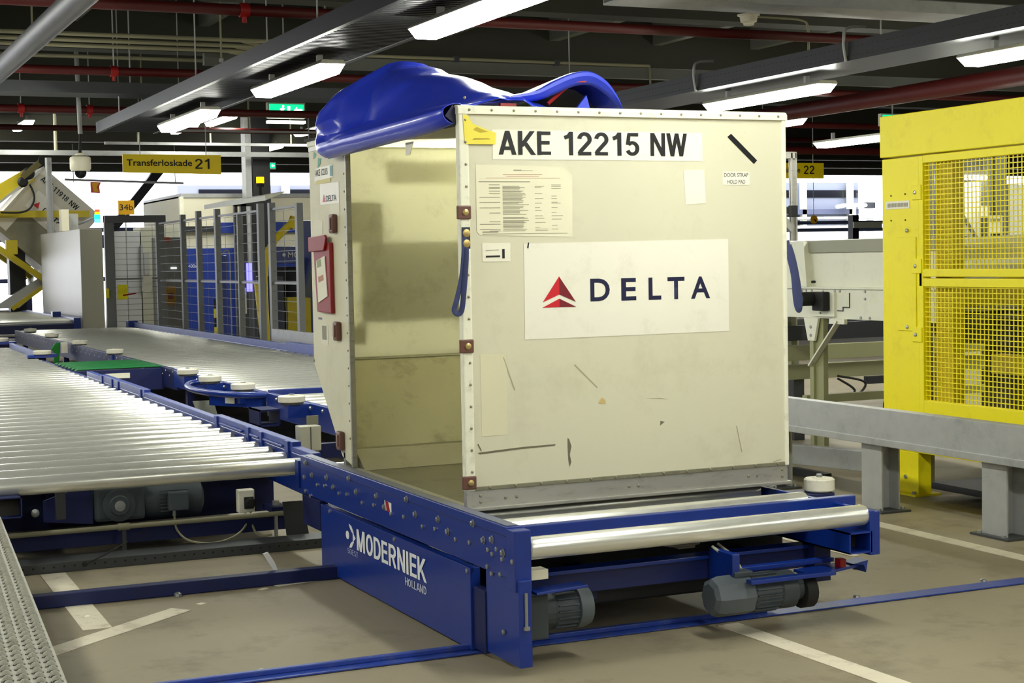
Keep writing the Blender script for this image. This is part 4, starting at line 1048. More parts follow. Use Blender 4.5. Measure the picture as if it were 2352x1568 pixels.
# ================================================================== STEEL GUARD RAIL on the right
gr = thing('guard_rail', 'heavy grey galvanised crash barrier in front of the yellow cage', 'barrier', (3.3, 1.5, 0))
MB().prism([(3.27, 0.41), (3.27, 0.605), (3.30, 0.612), (3.34, 0.605), (3.34, 0.60), (3.29, 0.59), (3.29, 0.45), (3.36, 0.435), (3.36, 0.40), (3.29, 0.395)], 'y', -1.5, 6.2).build('rail', 'galv', gr, bevel=0.002)
B(3.255, -1.5, 0.395, 3.27, 6.2, 0.437).build('rail_lip', 'galv', gr, bevel=0.004)
def hpost(y, nm='post'):
    mb = MB()
    mb.box(3.29, y, 0.012, 3.30, y + 0.19, 0.41)
    mb.box(3.30, y + 0.09, 0.012, 3.41, y + 0.10, 0.41)
    mb.box(3.41, y, 0.012, 3.42, y + 0.19, 0.41)
    p = mb.build(nm, 'galv', gr)
    B(3.25, y - 0.05, 0.0, 3.46, y + 0.24, 0.012).build('base_plate', 'galv_dark', p)
    for dx, dy in ((0.02, 0.0), (0.02, 0.19), (0.19, 0.0), (0.19, 0.19)):
        MB().cyl((3.25 + dx, y - 0.0 + dy, 0.012), (3.25 + dx, y + dy, 0.026), 0.012, 6).build('anchor_bolt', 'bolt', p)
for y in (-0.42, 0.60, 1.65, 2.75, 3.85, 4.95):
    hpost(y)

# ================================================================== YELLOW MESH CAGE
cg = thing('machine_cage', 'tall bright yellow machine cage with wire mesh windows at the right edge', 'cage', (4.4, 1.0, 0))
XC = 3.87
B(XC, 2.03, 0.28, XC + 0.09, 2.39, 2.09).build('corner_panel', 'yellow', cg, bevel=0.006)
hd = MB().prism([(-1.2, 2.10), (2.395, 2.10), (2.395, 2.358), (-1.2, 2.358)], 'x', XC - 0.012, XC + 0.10).build('header', 'yellow', cg, bevel=0.006)
B(XC - 0.002, 1.99, 0.50, XC + 0.05, 2.03, 2.09).build('door_stile', 'yellow', cg, bevel=0.004)
B(XC - 0.002, -1.2, 2.045, XC + 0.05, 1.99, 2.092).build('door_rail', 'yellow', cg, bevel=0.004)
B(XC - 0.002, -1.2, 1.355, XC + 0.05, 1.99, 1.40).build('door_rail', 'yellow', cg, bevel=0.004)
B(XC - 0.002, -1.2, 1.295, XC + 0.05, 1.99, 1.345).build('door_rail', 'yellow', cg, bevel=0.004)
B(XC - 0.002, 2.0, 1.295, XC + 0.05, 2.035, 1.40).build('door_block', 'yellow', cg, bevel=0.004)
B(XC - 0.002, -1.2, 0.50, XC + 0.05, 1.99, 0.60).build('door_rail', 'yellow', cg, bevel=0.004)
B(XC, -1.2, 0.27, XC + 0.09, 2.39, 0.31).build('sill_beam', 'yellow', cg, bevel=0.004)
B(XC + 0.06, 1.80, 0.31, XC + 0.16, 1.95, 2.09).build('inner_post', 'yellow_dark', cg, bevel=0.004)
# mesh wires: each pane one sheet of wires
def wires(name, y0, y1, z0, z1, px_, pz_):
    mb = MB(); r = 0.0027
    n = int((y1 - y0) / px_)
    for k in range(n + 1):
        y = y1 - k * px_
        mb.box(XC + 0.02 - r, y - r, z0, XC + 0.02 + r, y + r, z1)
    k = 0
    while z0 + k * pz_ < z1:
        z = z0 + k * pz_
        mb.box(XC + 0.013 - r, y0, z - r, XC + 0.013 + r, y1, z + r); k += 1
    return stuff(mb.build(name, 'yellow', cg))
wires('wire_mesh', -0.2, 1.99, 1.40, 2.045, 0.035, 0.030)
wires('wire_mesh', -0.2, 1.99, 0.60, 1.295, 0.035, 0.030)
# hinges, bolts, plates
for z in (1.87, 1.42, 1.0, 0.8)[:3]:
    hg = B(XC - 0.010, 2.0, z - 0.045, XC, 2.09, z + 0.045).build('hinge', 'yellow', cg, bevel=0.004)
    MB().lathe((XC - 0.010, 2.055, z), [(0.013, 0.0), (0.012, -0.006), (0.005, -0.009)], 'x', 8).build('bolt', 'bolt', hg)
B(XC - 0.006, 2.055, 1.02, XC, 2.24, 1.60).build('cover_plate', 'yellow', cg, bevel=0.004)
for y, z in ((2.14, 1.64), (2.14, 1.045)):
    MB().lathe((XC - 0.004, y, z), [(0.013, 0.0), (0.012, -0.008), (0.005, -0.011)], 'x', 8).build('bolt', 'bolt', cg)
for y, z in ((2.30, 1.86), (2.16, 1.865), (2.30, 1.705), (2.16, 1.705)):
    MB().lathe((XC, y, z), [(0.006, 0.001), (0.006, -0.002)], 'x', 8).build('screw_hole', 'hole', cg)
pl_ = B(XC - 0.004, 2.115, 1.775, XC, 2.355, 1.825).build('type_plate', 'paper', cg, bevel=0.002)
mb = MB()
for k in range(14):
    mb.box(XC - 0.0046, 2.13 + k * 0.0145, 1.787, XC - 0.004, 2.141 + k * 0.0145, 1.812)
stuff(mb.build('plate_print', 'print', pl_))
# feet
for y in (2.05, 0.35):
    ft = B(XC + 0.0, y, 0.012, XC + 0.10, y + 0.22, 0.27).build('foot', 'yellow', cg, bevel=0.005)
    B(XC - 0.04, y - 0.02, 0.0, XC + 0.16, y + 0.24, 0.012).build('foot_plate', 'yellow', ft)
    for yy in (y + 0.02, y + 0.19):
        MB().cyl((XC - 0.02, yy, 0.012), (XC - 0.02, yy, 0.03), 0.012, 6).build('anchor_bolt', 'bolt', ft)
    MB().lathe((XC, y + 0.12, 0.11), [(0.014, 0), (0.012, -0.01)], 'x', 8).build('bolt', 'bolt', ft)
B(XC + 0.10, -1.2, 2.30, 5.6, 2.39, 2.34).build('roof_sheet', 'yellow_dark', cg)  # added roof that keeps lamp light out of the cage
# machinery seen through the mesh
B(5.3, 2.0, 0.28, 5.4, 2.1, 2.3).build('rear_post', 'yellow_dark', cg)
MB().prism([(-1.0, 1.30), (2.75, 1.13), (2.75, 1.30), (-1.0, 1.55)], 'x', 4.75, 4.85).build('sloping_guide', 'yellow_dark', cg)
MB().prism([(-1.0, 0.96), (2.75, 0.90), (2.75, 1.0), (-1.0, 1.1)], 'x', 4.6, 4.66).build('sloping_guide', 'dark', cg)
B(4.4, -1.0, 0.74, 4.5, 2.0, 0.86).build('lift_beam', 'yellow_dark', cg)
B(4.9, -1.0, 0.30, 5.0, 2.4, 0.42).build('lift_beam', 'dark', cg)
for y in (1.55, 1.2, 0.7):
    B(4.55, y, 0.30, 4.6, y + 0.05, 0.80).build('strut', 'dark', cg)
B(5.2, -1.4, 0.12, 5.24, 3.0, 1.22).build('rear_skirt', 'brown_dark', cg)  # added dark sheet so the view through the lower mesh stays dim
MB().prism([(3.2, 1.42), (-1.0, 1.56), (-1.0, 1.66), (3.2, 1.58)], 'x', 4.58, 4.60).build('chute_wall', 'white_paint', cg)
B(XC + 0.02, -1.2, 0.06, XC + 0.6, 1.95, 0.10).build('floor_frame', 'dark', cg)
# enclosure wall with sheets further inside
ew = thing('cabinet_row', 'pale cabinets seen through the upper mesh of the yellow cage', 'cabinet', (8.0, 6.2, 0))
B(7.30, 6.0, 0.0, 7.74, 6.5, 2.14).build('cabinet_door', 'white_paint', ew)
B(7.76, 5.98, 0.0, 7.84, 6.5, 2.5).build('cabinet_stile', 'fence', ew)
B(7.90, 5.98, 0.0, 8.03, 6.5, 2.5).build('cabinet_stile', 'fence', ew)
B(8.06, 5.98, 0.0, 10.5, 6.5, 2.12).build('cabinet_door', 'white_paint', ew)
B(7.18, 5.98, 0.0, 7.26, 6.5, 2.5).build('cabinet_stile', 'fence', ew)
for a, b in ((1.55, 2.02), (1.3, 1.78)):
    MB().bar((7.36, 5.98, b), (7.72, 5.98, a), 0.03, 0.02, (0, 1, 0)).build('brace', 'fence', ew)
wl = thing('wall_lamp', 'short lit tube lamp above the pale cabinets behind the cage mesh', 'lamp', (7.5, 5.9, 2.19))
B(7.31, 5.88, 2.20, 7.71, 5.95, 2.24).build('housing', 'lamp_body', wl)
MB().cyl((7.31, 5.9, 2.175), (7.71, 5.9, 2.175), 0.022, 10).build('tube', 'lamp_glow', wl)
tag(B(7.70, 5.955, 1.82, 7.80, 5.96, 1.92).build('notice', 'paper'), 'small white notice on the cabinet edge behind the cage mesh', 'notice')
nt = tag(B(7.80, 5.965, 1.62, 7.96, 5.97, 1.83).build('notice', 'paper'), 'larger printed notice beside the pale cabinets behind the mesh', 'notice')
B(7.82, 5.961, 1.77, 7.94, 5.964, 1.80).build('print_block', 'print', nt); B(7.82, 5.961, 1.64, 7.93, 5.964, 1.66).build('print_block', 'ink', nt)

# ================================================================== WHITE CONVEYOR behind the barrier
wc = thing('belt_conveyor', 'white steel belt conveyor with bolted side and black motor, behind the barrier', 'conveyor', (4.6, 3.6, 0))
B(4.30, 2.2, 1.045, 4.33, 6.0, 1.265).build('side_plate', 'white_paint', wc, bevel=0.003)
B(4.33, 2.2, 1.265, 4.345, 6.0, 1.60).build('side_wall', 'white_paint', wc)
B(4.285, 2.2, 1.255, 4.345, 6.0, 1.27).build('side_flange', 'white_paint', wc, bevel=0.002)
B(5.1, 2.2, 1.045, 5.13, 6.0, 1.60).build('side_wall', 'white_paint', wc)
MB().prism([(4.345, 1.595), (4.345, 1.60), (4.40, 1.605), (4.40, 1.595)], 'y', 2.2, 6.0).build('wall_cap', 'galv', wc)
B(4.31, 2.2, 1.515, 4.333, 3.86, 1.60).build('upper_band', mat('grey_green_band', (150, 150, 132), 0.5), wc)
MB().prism([(3.84, 1.27), (3.80, 1.27), (3.84, 1.595), (3.88, 1.595)], 'x', 4.27, 4.33).build('rib', 'white_paint', wc)
B(4.33, 2.2, 1.10, 5.1, 6.0, 1.12).build('belt', 'black', wc)
for y, z in ((3.9, 1.24), (3.85, 1.24), (3.78, 1.24), (3.64, 1.235), (3.50, 1.24), (3.44, 1.24), (3.15, 1.24), (3.92, 1.18), (3.15, 1.19), (3.8, 1.19), (3.92, 1.10), (3.68, 1.08), (3.2, 1.06), (3.1, 1.06)):
    MB().lathe((4.30, y, z), [(0.010, 0), (0.009, -0.008)], 'x', 8).build('bolt', 'bolt', wc)
MB().lathe((4.30, 3.74, 1.305), [(0.009, -0.0001), (0.009, -0.03)], 'x', 8).build('hole', 'hole', wc)
mo = MB(); mo.box(4.24, 3.56, 1.10, 4.30, 3.70, 1.235)
mo.build('motor_mount', 'black', wc, bevel=0.01)
MB().lathe((0, 3.70, 1.185), [(0.045, 4.14), (0.05, 4.15), (0.05, 4.24)], 'x', 16).build('motor_drum', 'black', wc, smooth=True)
MB().prism([(3.5, 1.235), (3.485, 1.235), (3.485, 1.06), (3.76, 1.06), (3.76, 1.075), (3.5, 1.075)], 'x', 4.28, 4.30).build('motor_guard', 'white_paint', wc)
MB().prism([(3.33, 1.23), (3.325, 1.23), (3.325, 1.125), (3.40, 1.125), (3.40, 1.10), (3.47, 1.10), (3.47, 1.107), (3.406, 1.107), (3.406, 1.132), (3.33, 1.132)], 'x', 4.294, 4.30).build('panel_gap', 'galv_dark', wc)
MB().prism([(3.86, 1.045), (3.68, 1.045), (3.73, 0.88), (3.81, 0.88)], 'x', 4.28, 4.30).build('leg_gusset', 'white_paint', wc, bevel=0.003)
for z in (0.98, 0.92):
    MB().lathe((4.28, 3.77, z), [(0.012, 0), (0.010, -0.008)], 'x', 8).build('bolt', 'bolt', wc)
lg = MB(); lg.box(4.29, 3.755, 0.05, 4.31, 3.80, 1.0); lg.box(4.31, 3.66, 0.05, 4.35, 3.80, 1.04)
lg.build('leg', 'olive', wc)
B(4.285, 3.66, 0.0, 4.355, 3.80, 0.05).build('leg_foot', 'black', wc)
B(4.3, 2.5, 0.0, 4.36, 2.6, 1.045).build('leg', 'olive', wc); B(5.08, 3.66, 0.0, 5.14, 3.76, 1.05).build('leg', 'olive', wc); B(5.08, 5.2, 0.0, 5.14, 5.3, 1.05).build('leg', 'olive', wc)
MB().bar((4.285, 3.785, 0.70), (4.285, 3.44, 1.03), 0.012, 0.045, (1, 0, 0)).build('diagonal_brace', 'white_paint', wc)
B(4.275, 3.36, 1.01, 4.30, 3.54, 1.045).build('brace_plate', 'white_paint', wc)
B(4.4, 4.0, 0.40, 6.6, 4.06, 0.46).build('floor_beam', 'olive', wc)
# lower belt conveyors in olive and grey behind it
lo = thing('belt_conveyor', 'low olive-framed belt conveyor below the white one', 'conveyor', (5.6, 5.2, 0))
B(4.3, 4.8, 0.66, 7.2, 4.86, 0.78).build('side_beam', 'olive', lo, bevel=0.004)
B(4.3, 4.9, 0.50, 7.2, 4.96, 0.62).build('side_beam', 'olive', lo, bevel=0.004)
MB().prism([(4.3, 0.80), (7.2, 0.80), (7.2, 0.98), (4.3, 0.90)], 'y', 5.1, 5.14).build('dark_skirt', 'dark', lo)
B(4.3, 5.4, 0.84, 7.2, 5.44, 0.96).build('rear_skirt', 'galv_dark', lo)
MB().bar((4.5, 5.0, 0.05), (4.85, 5.0, 0.5), 0.06, 0.06).build('strut', 'galv_dark', lo)
B(4.95, 4.98, 0.0, 5.05, 5.06, 0.5).build('leg', 'galv_dark', lo); B(5.15, 4.9, 0.0, 5.22, 4.98, 0.5).build('leg', 'galv_dark', lo); B(6.4, 4.9, 0.0, 6.5, 5.0, 0.5).build('leg', 'galv_dark', lo)
MB().lathe((6.0, 4.85, 0.22), [(0.10, 0), (0.12, 0.02), (0.12, 0.2), (0.10, 0.22)], 'y', 18).build('drive_motor', 'black', lo, smooth=True)
for k, pts in enumerate(([(5.25, 4.8, 0.50), (5.4, 4.78, 0.40), (5.3, 4.78, 0.34), (5.2, 4.8, 0.36)], [(5.25, 4.8, 0.52), (5.5, 4.78, 0.46), (5.42, 4.78, 0.36), (5.2, 4.8, 0.33)], [(5.8, 4.8, 0.5), (5.85, 4.78, 0.38), (6.0, 4.78, 0.32)])):
    MB().tube(smoothpath(pts), 0.01, 6).build('cable', 'black', lo, smooth=True)
B(5.55, 4.8, 0.44, 5.95, 4.86, 0.50).build('bracket', 'dark', lo)
tag(B(5.38, 6.5, 0.0, 5.85, 6.8, 1.3).build('plastic_crate', mat('blue_crate', (20, 60, 150), 0.5), None, bevel=0.01), 'blue plastic crate glimpsed under the white conveyor', 'crate')
# low steel kerb and mesh tray on floor behind barrier
kb = thing('floor_channel', 'grey steel kerb channel on the floor behind the barrier', 'channel', (4.6, 3.2, 0))
MB().prism([(3.95, 4.3), (4.35, 2.9), (4.42, 2.93), (4.02, 4.33)], 'z', 0.0, 0.14).build('kerb', 'galv', kb, bevel=0.004)
B(3.78, 2.9, 0.0, 3.83, 3.3, 0.05).build('floor_bracket', 'galv_dark', kb)

# ------------------------------------------------------------------ aluminium profile frame right of the container
af = thing('profile_frame', 'aluminium profile post with diagonal brace standing behind the container', 'frame', (5.64, 6.0, 0))
mb = MB(); mb.box(5.625, 5.98, 0, 5.64, 6.02, 2.39); mb.box(5.67, 5.98, 0, 5.685, 6.02, 2.39); mb.box(5.625, 5.995, 0, 5.685, 6.005, 2.39)
mb.build('upright', 'alu', af)
B(4.9, 5.98, 2.34, 5.685, 6.02, 2.40).build('top_bar', 'alu', af, bevel=0.004)
MB().bar((5.3, 5.99, 2.05), (5.63, 5.99, 1.72), 0.045, 0.06).build('diagonal_brace', 'alu', af)
B(5.2, 5.98, 1.86, 5.62, 6.04, 1.92).build('sensor_arm', 'galv_dark', af, bevel=0.004)
B(5.58, 5.92, 1.83, 5.65, 5.97, 1.93).build('sensor_head', 'black', af, bevel=0.005)

# ================================================================== RIGHT BACKGROUND
s2 = thing('hanging_sign', 'yellow hanging sign ending in 22, seen right of the container', 'sign', (12.4, 16, 2.7))
B(11.7, 16.0, 2.715, 13.05, 16.03, 2.965).build('sign_board', 'sign', s2)
text('lettering', 'Transferloskade', (11.78, 15.995, 2.81), X, Z, 0.81, 0.085, 'ink', s2, bold=0.01)
stext('lettering', '22', (12.66, 15.995, 2.785), X, Z, 0.20, 0.14, 'ink', s2, s=0.15)
for x in (11.9, 12.85): MB().cyl((x, 16.015, 2.96), (x, 16.015, 4.4), 0.006, 6).build('hanger_wire', 'galv', s2)
lk = thing('loading_cabin', 'white cabin with a dark window band in daylight outside the hall, right background', 'cabin', (35, 48, 0))
B(28.5, 47, 0.0, 36.6, 52, 4.25).build('cabin_wall', mat('cabin_white', (120, 126, 142), 0.5), lk)
for x0, x1 in ((29.5, 33.4), (34.0, 35.95), (36.12, 36.55)):
    B(x0, 46.95, 3.66, x1, 47.0, 3.95).build('window_pane', 'glass_dark', lk)
B(28.5, 46.7, 3.0, 36.4, 47.0, 3.2).build('ledge', mat('cabin_grey', (74, 80, 104), 0.5), lk)
MB().tube([(28.5, 46.6, 2.82), (37.9, 46.6, 2.86)], 0.06, 8).build('handrail', 'galv', lk)
for x in (33.85, 36.05, 37.0):
    B(x - 0.1, 46.7, 0.0, x + 0.1, 46.9, 4.3).build('white_post', 'white_paint', lk)
bx = thing('white_trailer', 'plain white boxy trailer with a sloping nose under the cabin, right background', 'trailer', (33, 45, 0))
MB().prism([(28.0, 0.5), (35.9, 0.5), (35.86, 2.0), (34.9, 2.53), (28.0, 2.53)], 'y', 45.0, 46.2).build('body', 'white_paint', bx)
B(34.6, 45.1, 0, 35.4, 45.4, 0.5).build('wheel', 'black', bx); B(29.0, 45.1, 0, 29.8, 45.4, 0.5).build('wheel', 'black', bx)
fs_ = thing('jet_bridge_arm', 'white arm with rounded nose below the cabin windows, right background', 'arm', (35.8, 46.4, 0))
MB().tube(smoothpath([(35.15, 46.4, 3.28), (35.5, 46.4, 3.33), (36.0, 46.4, 3.34), (36.5, 46.4, 3.33)]), 0.12, 10, flat=0.08).build('arm', 'white_paint', fs_, smooth=True)
B(35.9, 46.35, 0.0, 36.0, 46.45, 3.3).build('stand', 'white_paint', fs_)
B(36.5, 46.3, 3.22, 36.9, 46.5, 3.45).build('coupling', 'dark', fs_)
ld = thing('ladder', 'dark steel ladder by the yellow cage edge in the right background', 'ladder', (37.5, 46, 0))
for x in (37.1, 37.55): MB().bar((x, 46, 0), (x, 46, 4.2), 0.08, 0.08, (0, 1, 0)).build('stile', 'galv_dark', ld)
for k in range(11): B(37.1, 45.98, 0.4 + k * 0.35, 37.55, 46.02, 0.45 + k * 0.35).build('rung', 'galv_dark', ld)
cl = thing('bollard_post', 'dark steel post with a white cross plate in the right background', 'post', (21.7, 27, 0))
B(21.6, 26.9, 0, 21.78, 27.1, 2.42).build('shaft', 'column', cl)
B(21.6, 26.86, 2.1, 22.45, 26.9, 2.25).build('cross_plate', 'white_paint', cl)
og = thing('round_sign', 'small round yellow hanging sign with a black arrow, right background', 'sign', (16.9, 22, 2.1))
MB().lathe((17.03, 22, 2.20), [(0.085, 0), (0.085, -0.02)], 'y', 18).build('disc', 'orange', og)
MB().bar((17.03, 21.975, 2.20), (17.07, 21.975, 2.15), 0.02, 0.02, (0, 1, 0)).build('arrow', 'ink', og)
MB().cyl((17.03, 22, 2.28), (17.03, 22, 4.4), 0.006, 6).build('hanger_wire', 'galv', og)

# ================================================================== LEFT BACKGROUND
# far-left roller deck
fd = thing('roller_deck', 'low roller deck with a blue front beam at the far left, below the tilting machine', 'conveyor', (0.4, 26, 0))
B(-4.0, 23.0, 0.30, 2.2, 23.12, 0.52).build('front_beam', 'blue_dark', fd, bevel=0.005)
fdr = roller_mesh('roller', 6.1, 0.05)
for k in range(28):
    inst('roller', fdr, fd, (-0.85, 23.2 + k * 0.3, 0.54))
B(2.18, 22.98, 0.30, 2.30, 31.5, 0.62).build('side_beam', 'blue', fd, bevel=0.005)
B(2.05, 24.5, 0.60, 2.2, 24.7, 0.70).build('stop_block', 'blue', fd, bevel=0.005)
for x in (-1.0, 1.0, 2.1):
    B(x, 23.1, 0, x + 0.1, 23.2, 0.32).build('leg', 'blue_dark', fd)
MB().tube([(-4, 22.6, 0.42), (1.6, 22.6, 0.36)], 0.02, 8).build('front_pipe', 'galv', fd)

# tilting machine with a tilted container
tl = thing('tilting_machine', 'yellow tilting frame holding a container on its edge at the far left', 'machine', (2.0, 27.3, 0))
MB().bar((0.4, 26.86, 2.60), (2.62, 26.86, 0.95), 0.12, 0.24, (0, 1, 0)).build('tilt_beam', 'yellow_dark', tl)
MB().bar((0.4, 28.3, 2.60), (2.62, 28.3, 0.95), 0.12, 0.24, (0, 1, 0)).build('tilt_beam', 'yellow_dark', tl)
B(0.3, 26.75, 2.52, 3.25, 26.85, 2.66).build('cross_beam', 'yellow_dark', tl)
MB().bar((0.9, 26.7, 2.75), (2.05, 26.7, 3.42), 0.3, 0.26, (0, 1, 0)).build('lift_arm', 'yellow_dark', tl)
MB().bar((0.9, 26.55, 2.45), (2.25, 26.55, 3.50), 0.05, 0.09, (0, 1, 0)).build('silver_ram', 'silver_film', tl)
MB().lathe((1.98, 26.55, 3.43), [(0.12, 0.0), (0.13, -0.06), (0.09, -0.1)], 'y', 16).build('pivot', 'black', tl, smooth=True)
MB().lathe((1.86, 26.55, 3.25), [(0.10, 0.0), (0.11, -0.06), (0.07, -0.1)], 'y', 16).build('pivot', 'black', tl, smooth=True)
MB().bar((1.85, 26.5, 3.35), (2.3, 26.5, 3.72), 0.12, 0.14, (0, 1, 0)).build('clamp_arm', mat('olive_clamp', (104, 94, 46), 0.5), tl)
MB().lathe((2.28, 26.5, 3.70), [(0.10, 0.0), (0.10, -0.08)], 'y', 14).build('clamp_roller', 'black', tl, smooth=True)
MB().tube(smoothpath([(2.0, 26.5, 3.2), (2.08, 26.48, 2.95), (2.0, 26.48, 2.72), (1.8, 26.5, 2.62), (1.4, 26.5, 2.62)]), 0.02, 8).build('hydraulic_hose', 'black', tl, smooth=True)
B(1.52, 26.8, 1.75, 1.75, 27.0, 2.05).build('warning_block', 'yellow_dark', tl)
B(1.62, 27.2, 0.0, 1.95, 27.6, 1.95).build('pedestal', 'column', tl)
MB().prism([(1.2, 0.62), (1.75, 0.62), (2.6, 1.30), (2.45, 1.42)], 'y', 26.9, 28.4).build('sloping_plate', 'silver_film', tl)
MB().bar((1.6, 26.85, 0.60), (2.6, 26.85, 1.30), 0.08, 0.10, (0, 1, 0)).build('plate_edge', 'yellow_dark', tl)

t2 = thing('cargo_container', 'white air cargo container tipped on its corner in the yellow tilting frame, far left', 'container', (2.4, 27.8, 1.3))
e1 = Vector((0.743, 0, -0.669)); e2 = Vector((-0.669, 0, -0.743)); T0 = Vector((2.36, 27.0, 3.60))
def tq(a, b, y=0.0): return T0 + e1 * a + e2 * b + Vector((0, y, 0))
def tprism(poly, y0, y1, name, m, parent):
    n = len(poly); vs = [tq(a, b, y0) for a, b in poly] + [tq(a, b, y1) for a, b in poly]
    fs = [(i, (i + 1) % n, (i + 1) % n + n, i + n) for i in range(n)] + [tuple(range(n)), tuple(range(n, 2 * n))]
    return MB().add(vs, fs).build(name, m, parent)
tprism([(0, 0), (1.56, 0), (1.56, 1.55), (0, 1.55)], 0.0, 1.5, 'body', mat('white_composite', (214, 210, 200), 0.55, var=0.04, vscale=2), t2)
tprism([(-0.02, 1.55), (1.58, 1.55), (1.58, 1.64), (-0.02, 1.64)], -0.02, 1.52, 'base_frame', 'alu_olive', t2)
tprism([(0.3, 0.98), (1.56, 0.98), (1.56, 1.55), (0.3, 1.55)], -0.004, 0.0, 'worn_skirt', mat('worn_skirt', (128, 124, 104), 0.6, var=0.2, vscale=5), t2)
tprism([(-0.01, -0.01), (0.03, -0.01), (0.03, 1.55), (-0.01, 1.55)], -0.012, 0.0, 'edge_trim', 'alu', t2)
sh = tprism([(0.25, 0.45), (1.15, 0.45), (1.15, 0.88), (0.25, 0.88)], -0.006, 0.0, 'logo_sheet', mat('pale_sheet', (236, 234, 230), 0.5), t2)
tprism([(0.36, 0.76), (0.50, 0.76), (0.43, 0.62)], -0.010, -0.006, 'logo_facet', 'logo_red', sh)
text('lettering', 'DELTA', tq(0.58, 0.74, -0.010), e1, -e2, 0.5, 0.10, 'navy', sh, bold=0.02)
stext('lettering', 'AKE 11918 NW', tq(0.13, 0.26, -0.008), e1, -e2, 0.98, 0.115, 'ink', t2)
for r_ in (tl, t2):
    r_.location = Vector(r_.location) + Vector((0.36, 2.6, 0.05))
tag(MB().cyl((2.73, 28.98, 0), (2.73, 28.98, 3.80), 0.068, 16).build('support_post', 'galv', None, smooth=True), 'round grey steel post standing in front of the tipped container', 'post')

# grey cabinet with its boxes
cb = thing('control_cabinet', 'tall plain grey-beige control cabinet left of the fence gate', 'cabinet', (2.7, 26, 0))
B(2.50, 24.0, 0.05, 2.90, 28.8, 2.20).build('body', 'cab_dark', cb, bevel=0.01)
B(2.502, 23.985, 0.06, 2.90, 24.0, 2.19).build('end_panel', 'cab', cb, bevel=0.004)
B(2.52, 24.05, 0.0, 2.88, 28.7, 0.05).build('plinth', 'dark', cb)
for i, (x0, x1, y, z1, lab, m) in enumerate(((2.38, 2.52, 26.0, 2.62, 'plain cream box standing on top of the grey control cabinet', 'cream_cabin'), (2.68, 2.76, 26.4, 2.55, 'grey junction box standing on the grey control cabinet', 'galv'))):
    o = B(max(x0, 2.50), y, 2.202, x1 + 0.12, y + 0.3, z1).build('equipment_box', m, None, bevel=0.005); tag(o, lab, 'box')
sl = thing('signal_light', 'small signal lamp glowing green and blue on top of the cabinet', 'lamp', (3.22, 26.4, 2.2))
B(2.62, 26.85, 2.2, 2.66, 26.9, 2.3).build('base', 'dark', sl)
MB().tube([(2.64, 26.87, 2.25), (3.0, 26.6, 2.38), (3.25, 26.4, 2.5)], 0.025, 6).build('arm', 'galv', sl)
MB().cyl((3.25, 26.4, 2.37), (3.25, 26.4, 2.44), 0.06, 10).build('blue_lens', 'led_blue', sl)
MB().cyl((3.25, 26.4, 2.44), (3.25, 26.4, 2.53), 0.06, 10).build('green_lens', 'led_green', sl)
MB().cyl((3.25, 26.4, 2.53), (3.25, 26.4, 2.58), 0.05, 10).build('amber_lens', 'amber', sl)
MB().cyl((3.25, 26.4, 2.58), (3.25, 26.4, 2.63), 0.05, 10).build('red_lens', 'led_red', sl)

# fence gate and fence panels
def wire_panel(parent, p0, p1, z0, z1, n, m='wire'):
    p0 = Vector(p0); p1 = Vector(p1); mb = MB()
    for k in range(n):
        z = z0 + (z1 - z0) * k / (n - 1)
        mb.bar((p0.x, p0.y, z), (p1.x, p1.y, z), 0.006, 0.006)
    L = (p1 - p0).length; c = max(2, int(L / 0.05)) if L < 3 else 40
    for k in range(0, c + 1, 12):
        p = p0.lerp(p1, k / c)
        mb.bar((p.x, p.y, z0), (p.x, p.y, z1), 0.004, 0.004, (0, 1, 0))
    return stuff(mb.build('wire_mesh', m, parent))
gd = thing('fence_gate', 'grey mesh fence gate with dark header beside the control cabinet', 'gate', (3.0, 21.6, 0))
B(2.50, 21.55, 0.0, 2.66, 21.65, 2.36).build('gate_post', 'fence', gd, bevel=0.005)
B(3.36, 21.55, 0.0, 3.50, 21.65, 2.36).build('gate_post', 'fence', gd, bevel=0.005)
B(2.50, 21.5, 2.24, 3.52, 21.66, 2.36).build('header', mat('dark_header', (96, 100, 102), 0.5), gd, bevel=0.005)
B(2.66, 21.58, 1.28, 3.36, 21.62, 1.31).build('mid_rail', 'fence', gd)
B(2.66, 21.58, 0.12, 3.36, 21.62, 0.16).build('bottom_rail', 'fence', gd)
wire_panel(gd, (2.66, 21.6, 0), (3.36, 21.6, 0), 0.2, 2.2, 22)
lk_ = B(2.48, 21.46, 0.98, 2.53, 21.52, 1.14).build('gate_lock', 'yellow', gd, bevel=0.01)
B(2.68, 21.5, 0.95, 2.85, 21.56, 1.20).build('lock_box', 'yellow', gd, bevel=0.01)
MB().cyl((2.76, 21.48, 1.02), (2.98, 21.48, 1.05), 0.012, 8).build('lock_lever', 'red_bright', gd)
tag(MB().prism([(3.10, 1.08), (3.26, 1.09), (3.27, 1.34), (3.12, 1.33)], 'y', 21.54, 21.555).build('notice', 'paper'), 'white paper notice hung on the mesh of the fence gate', 'notice')
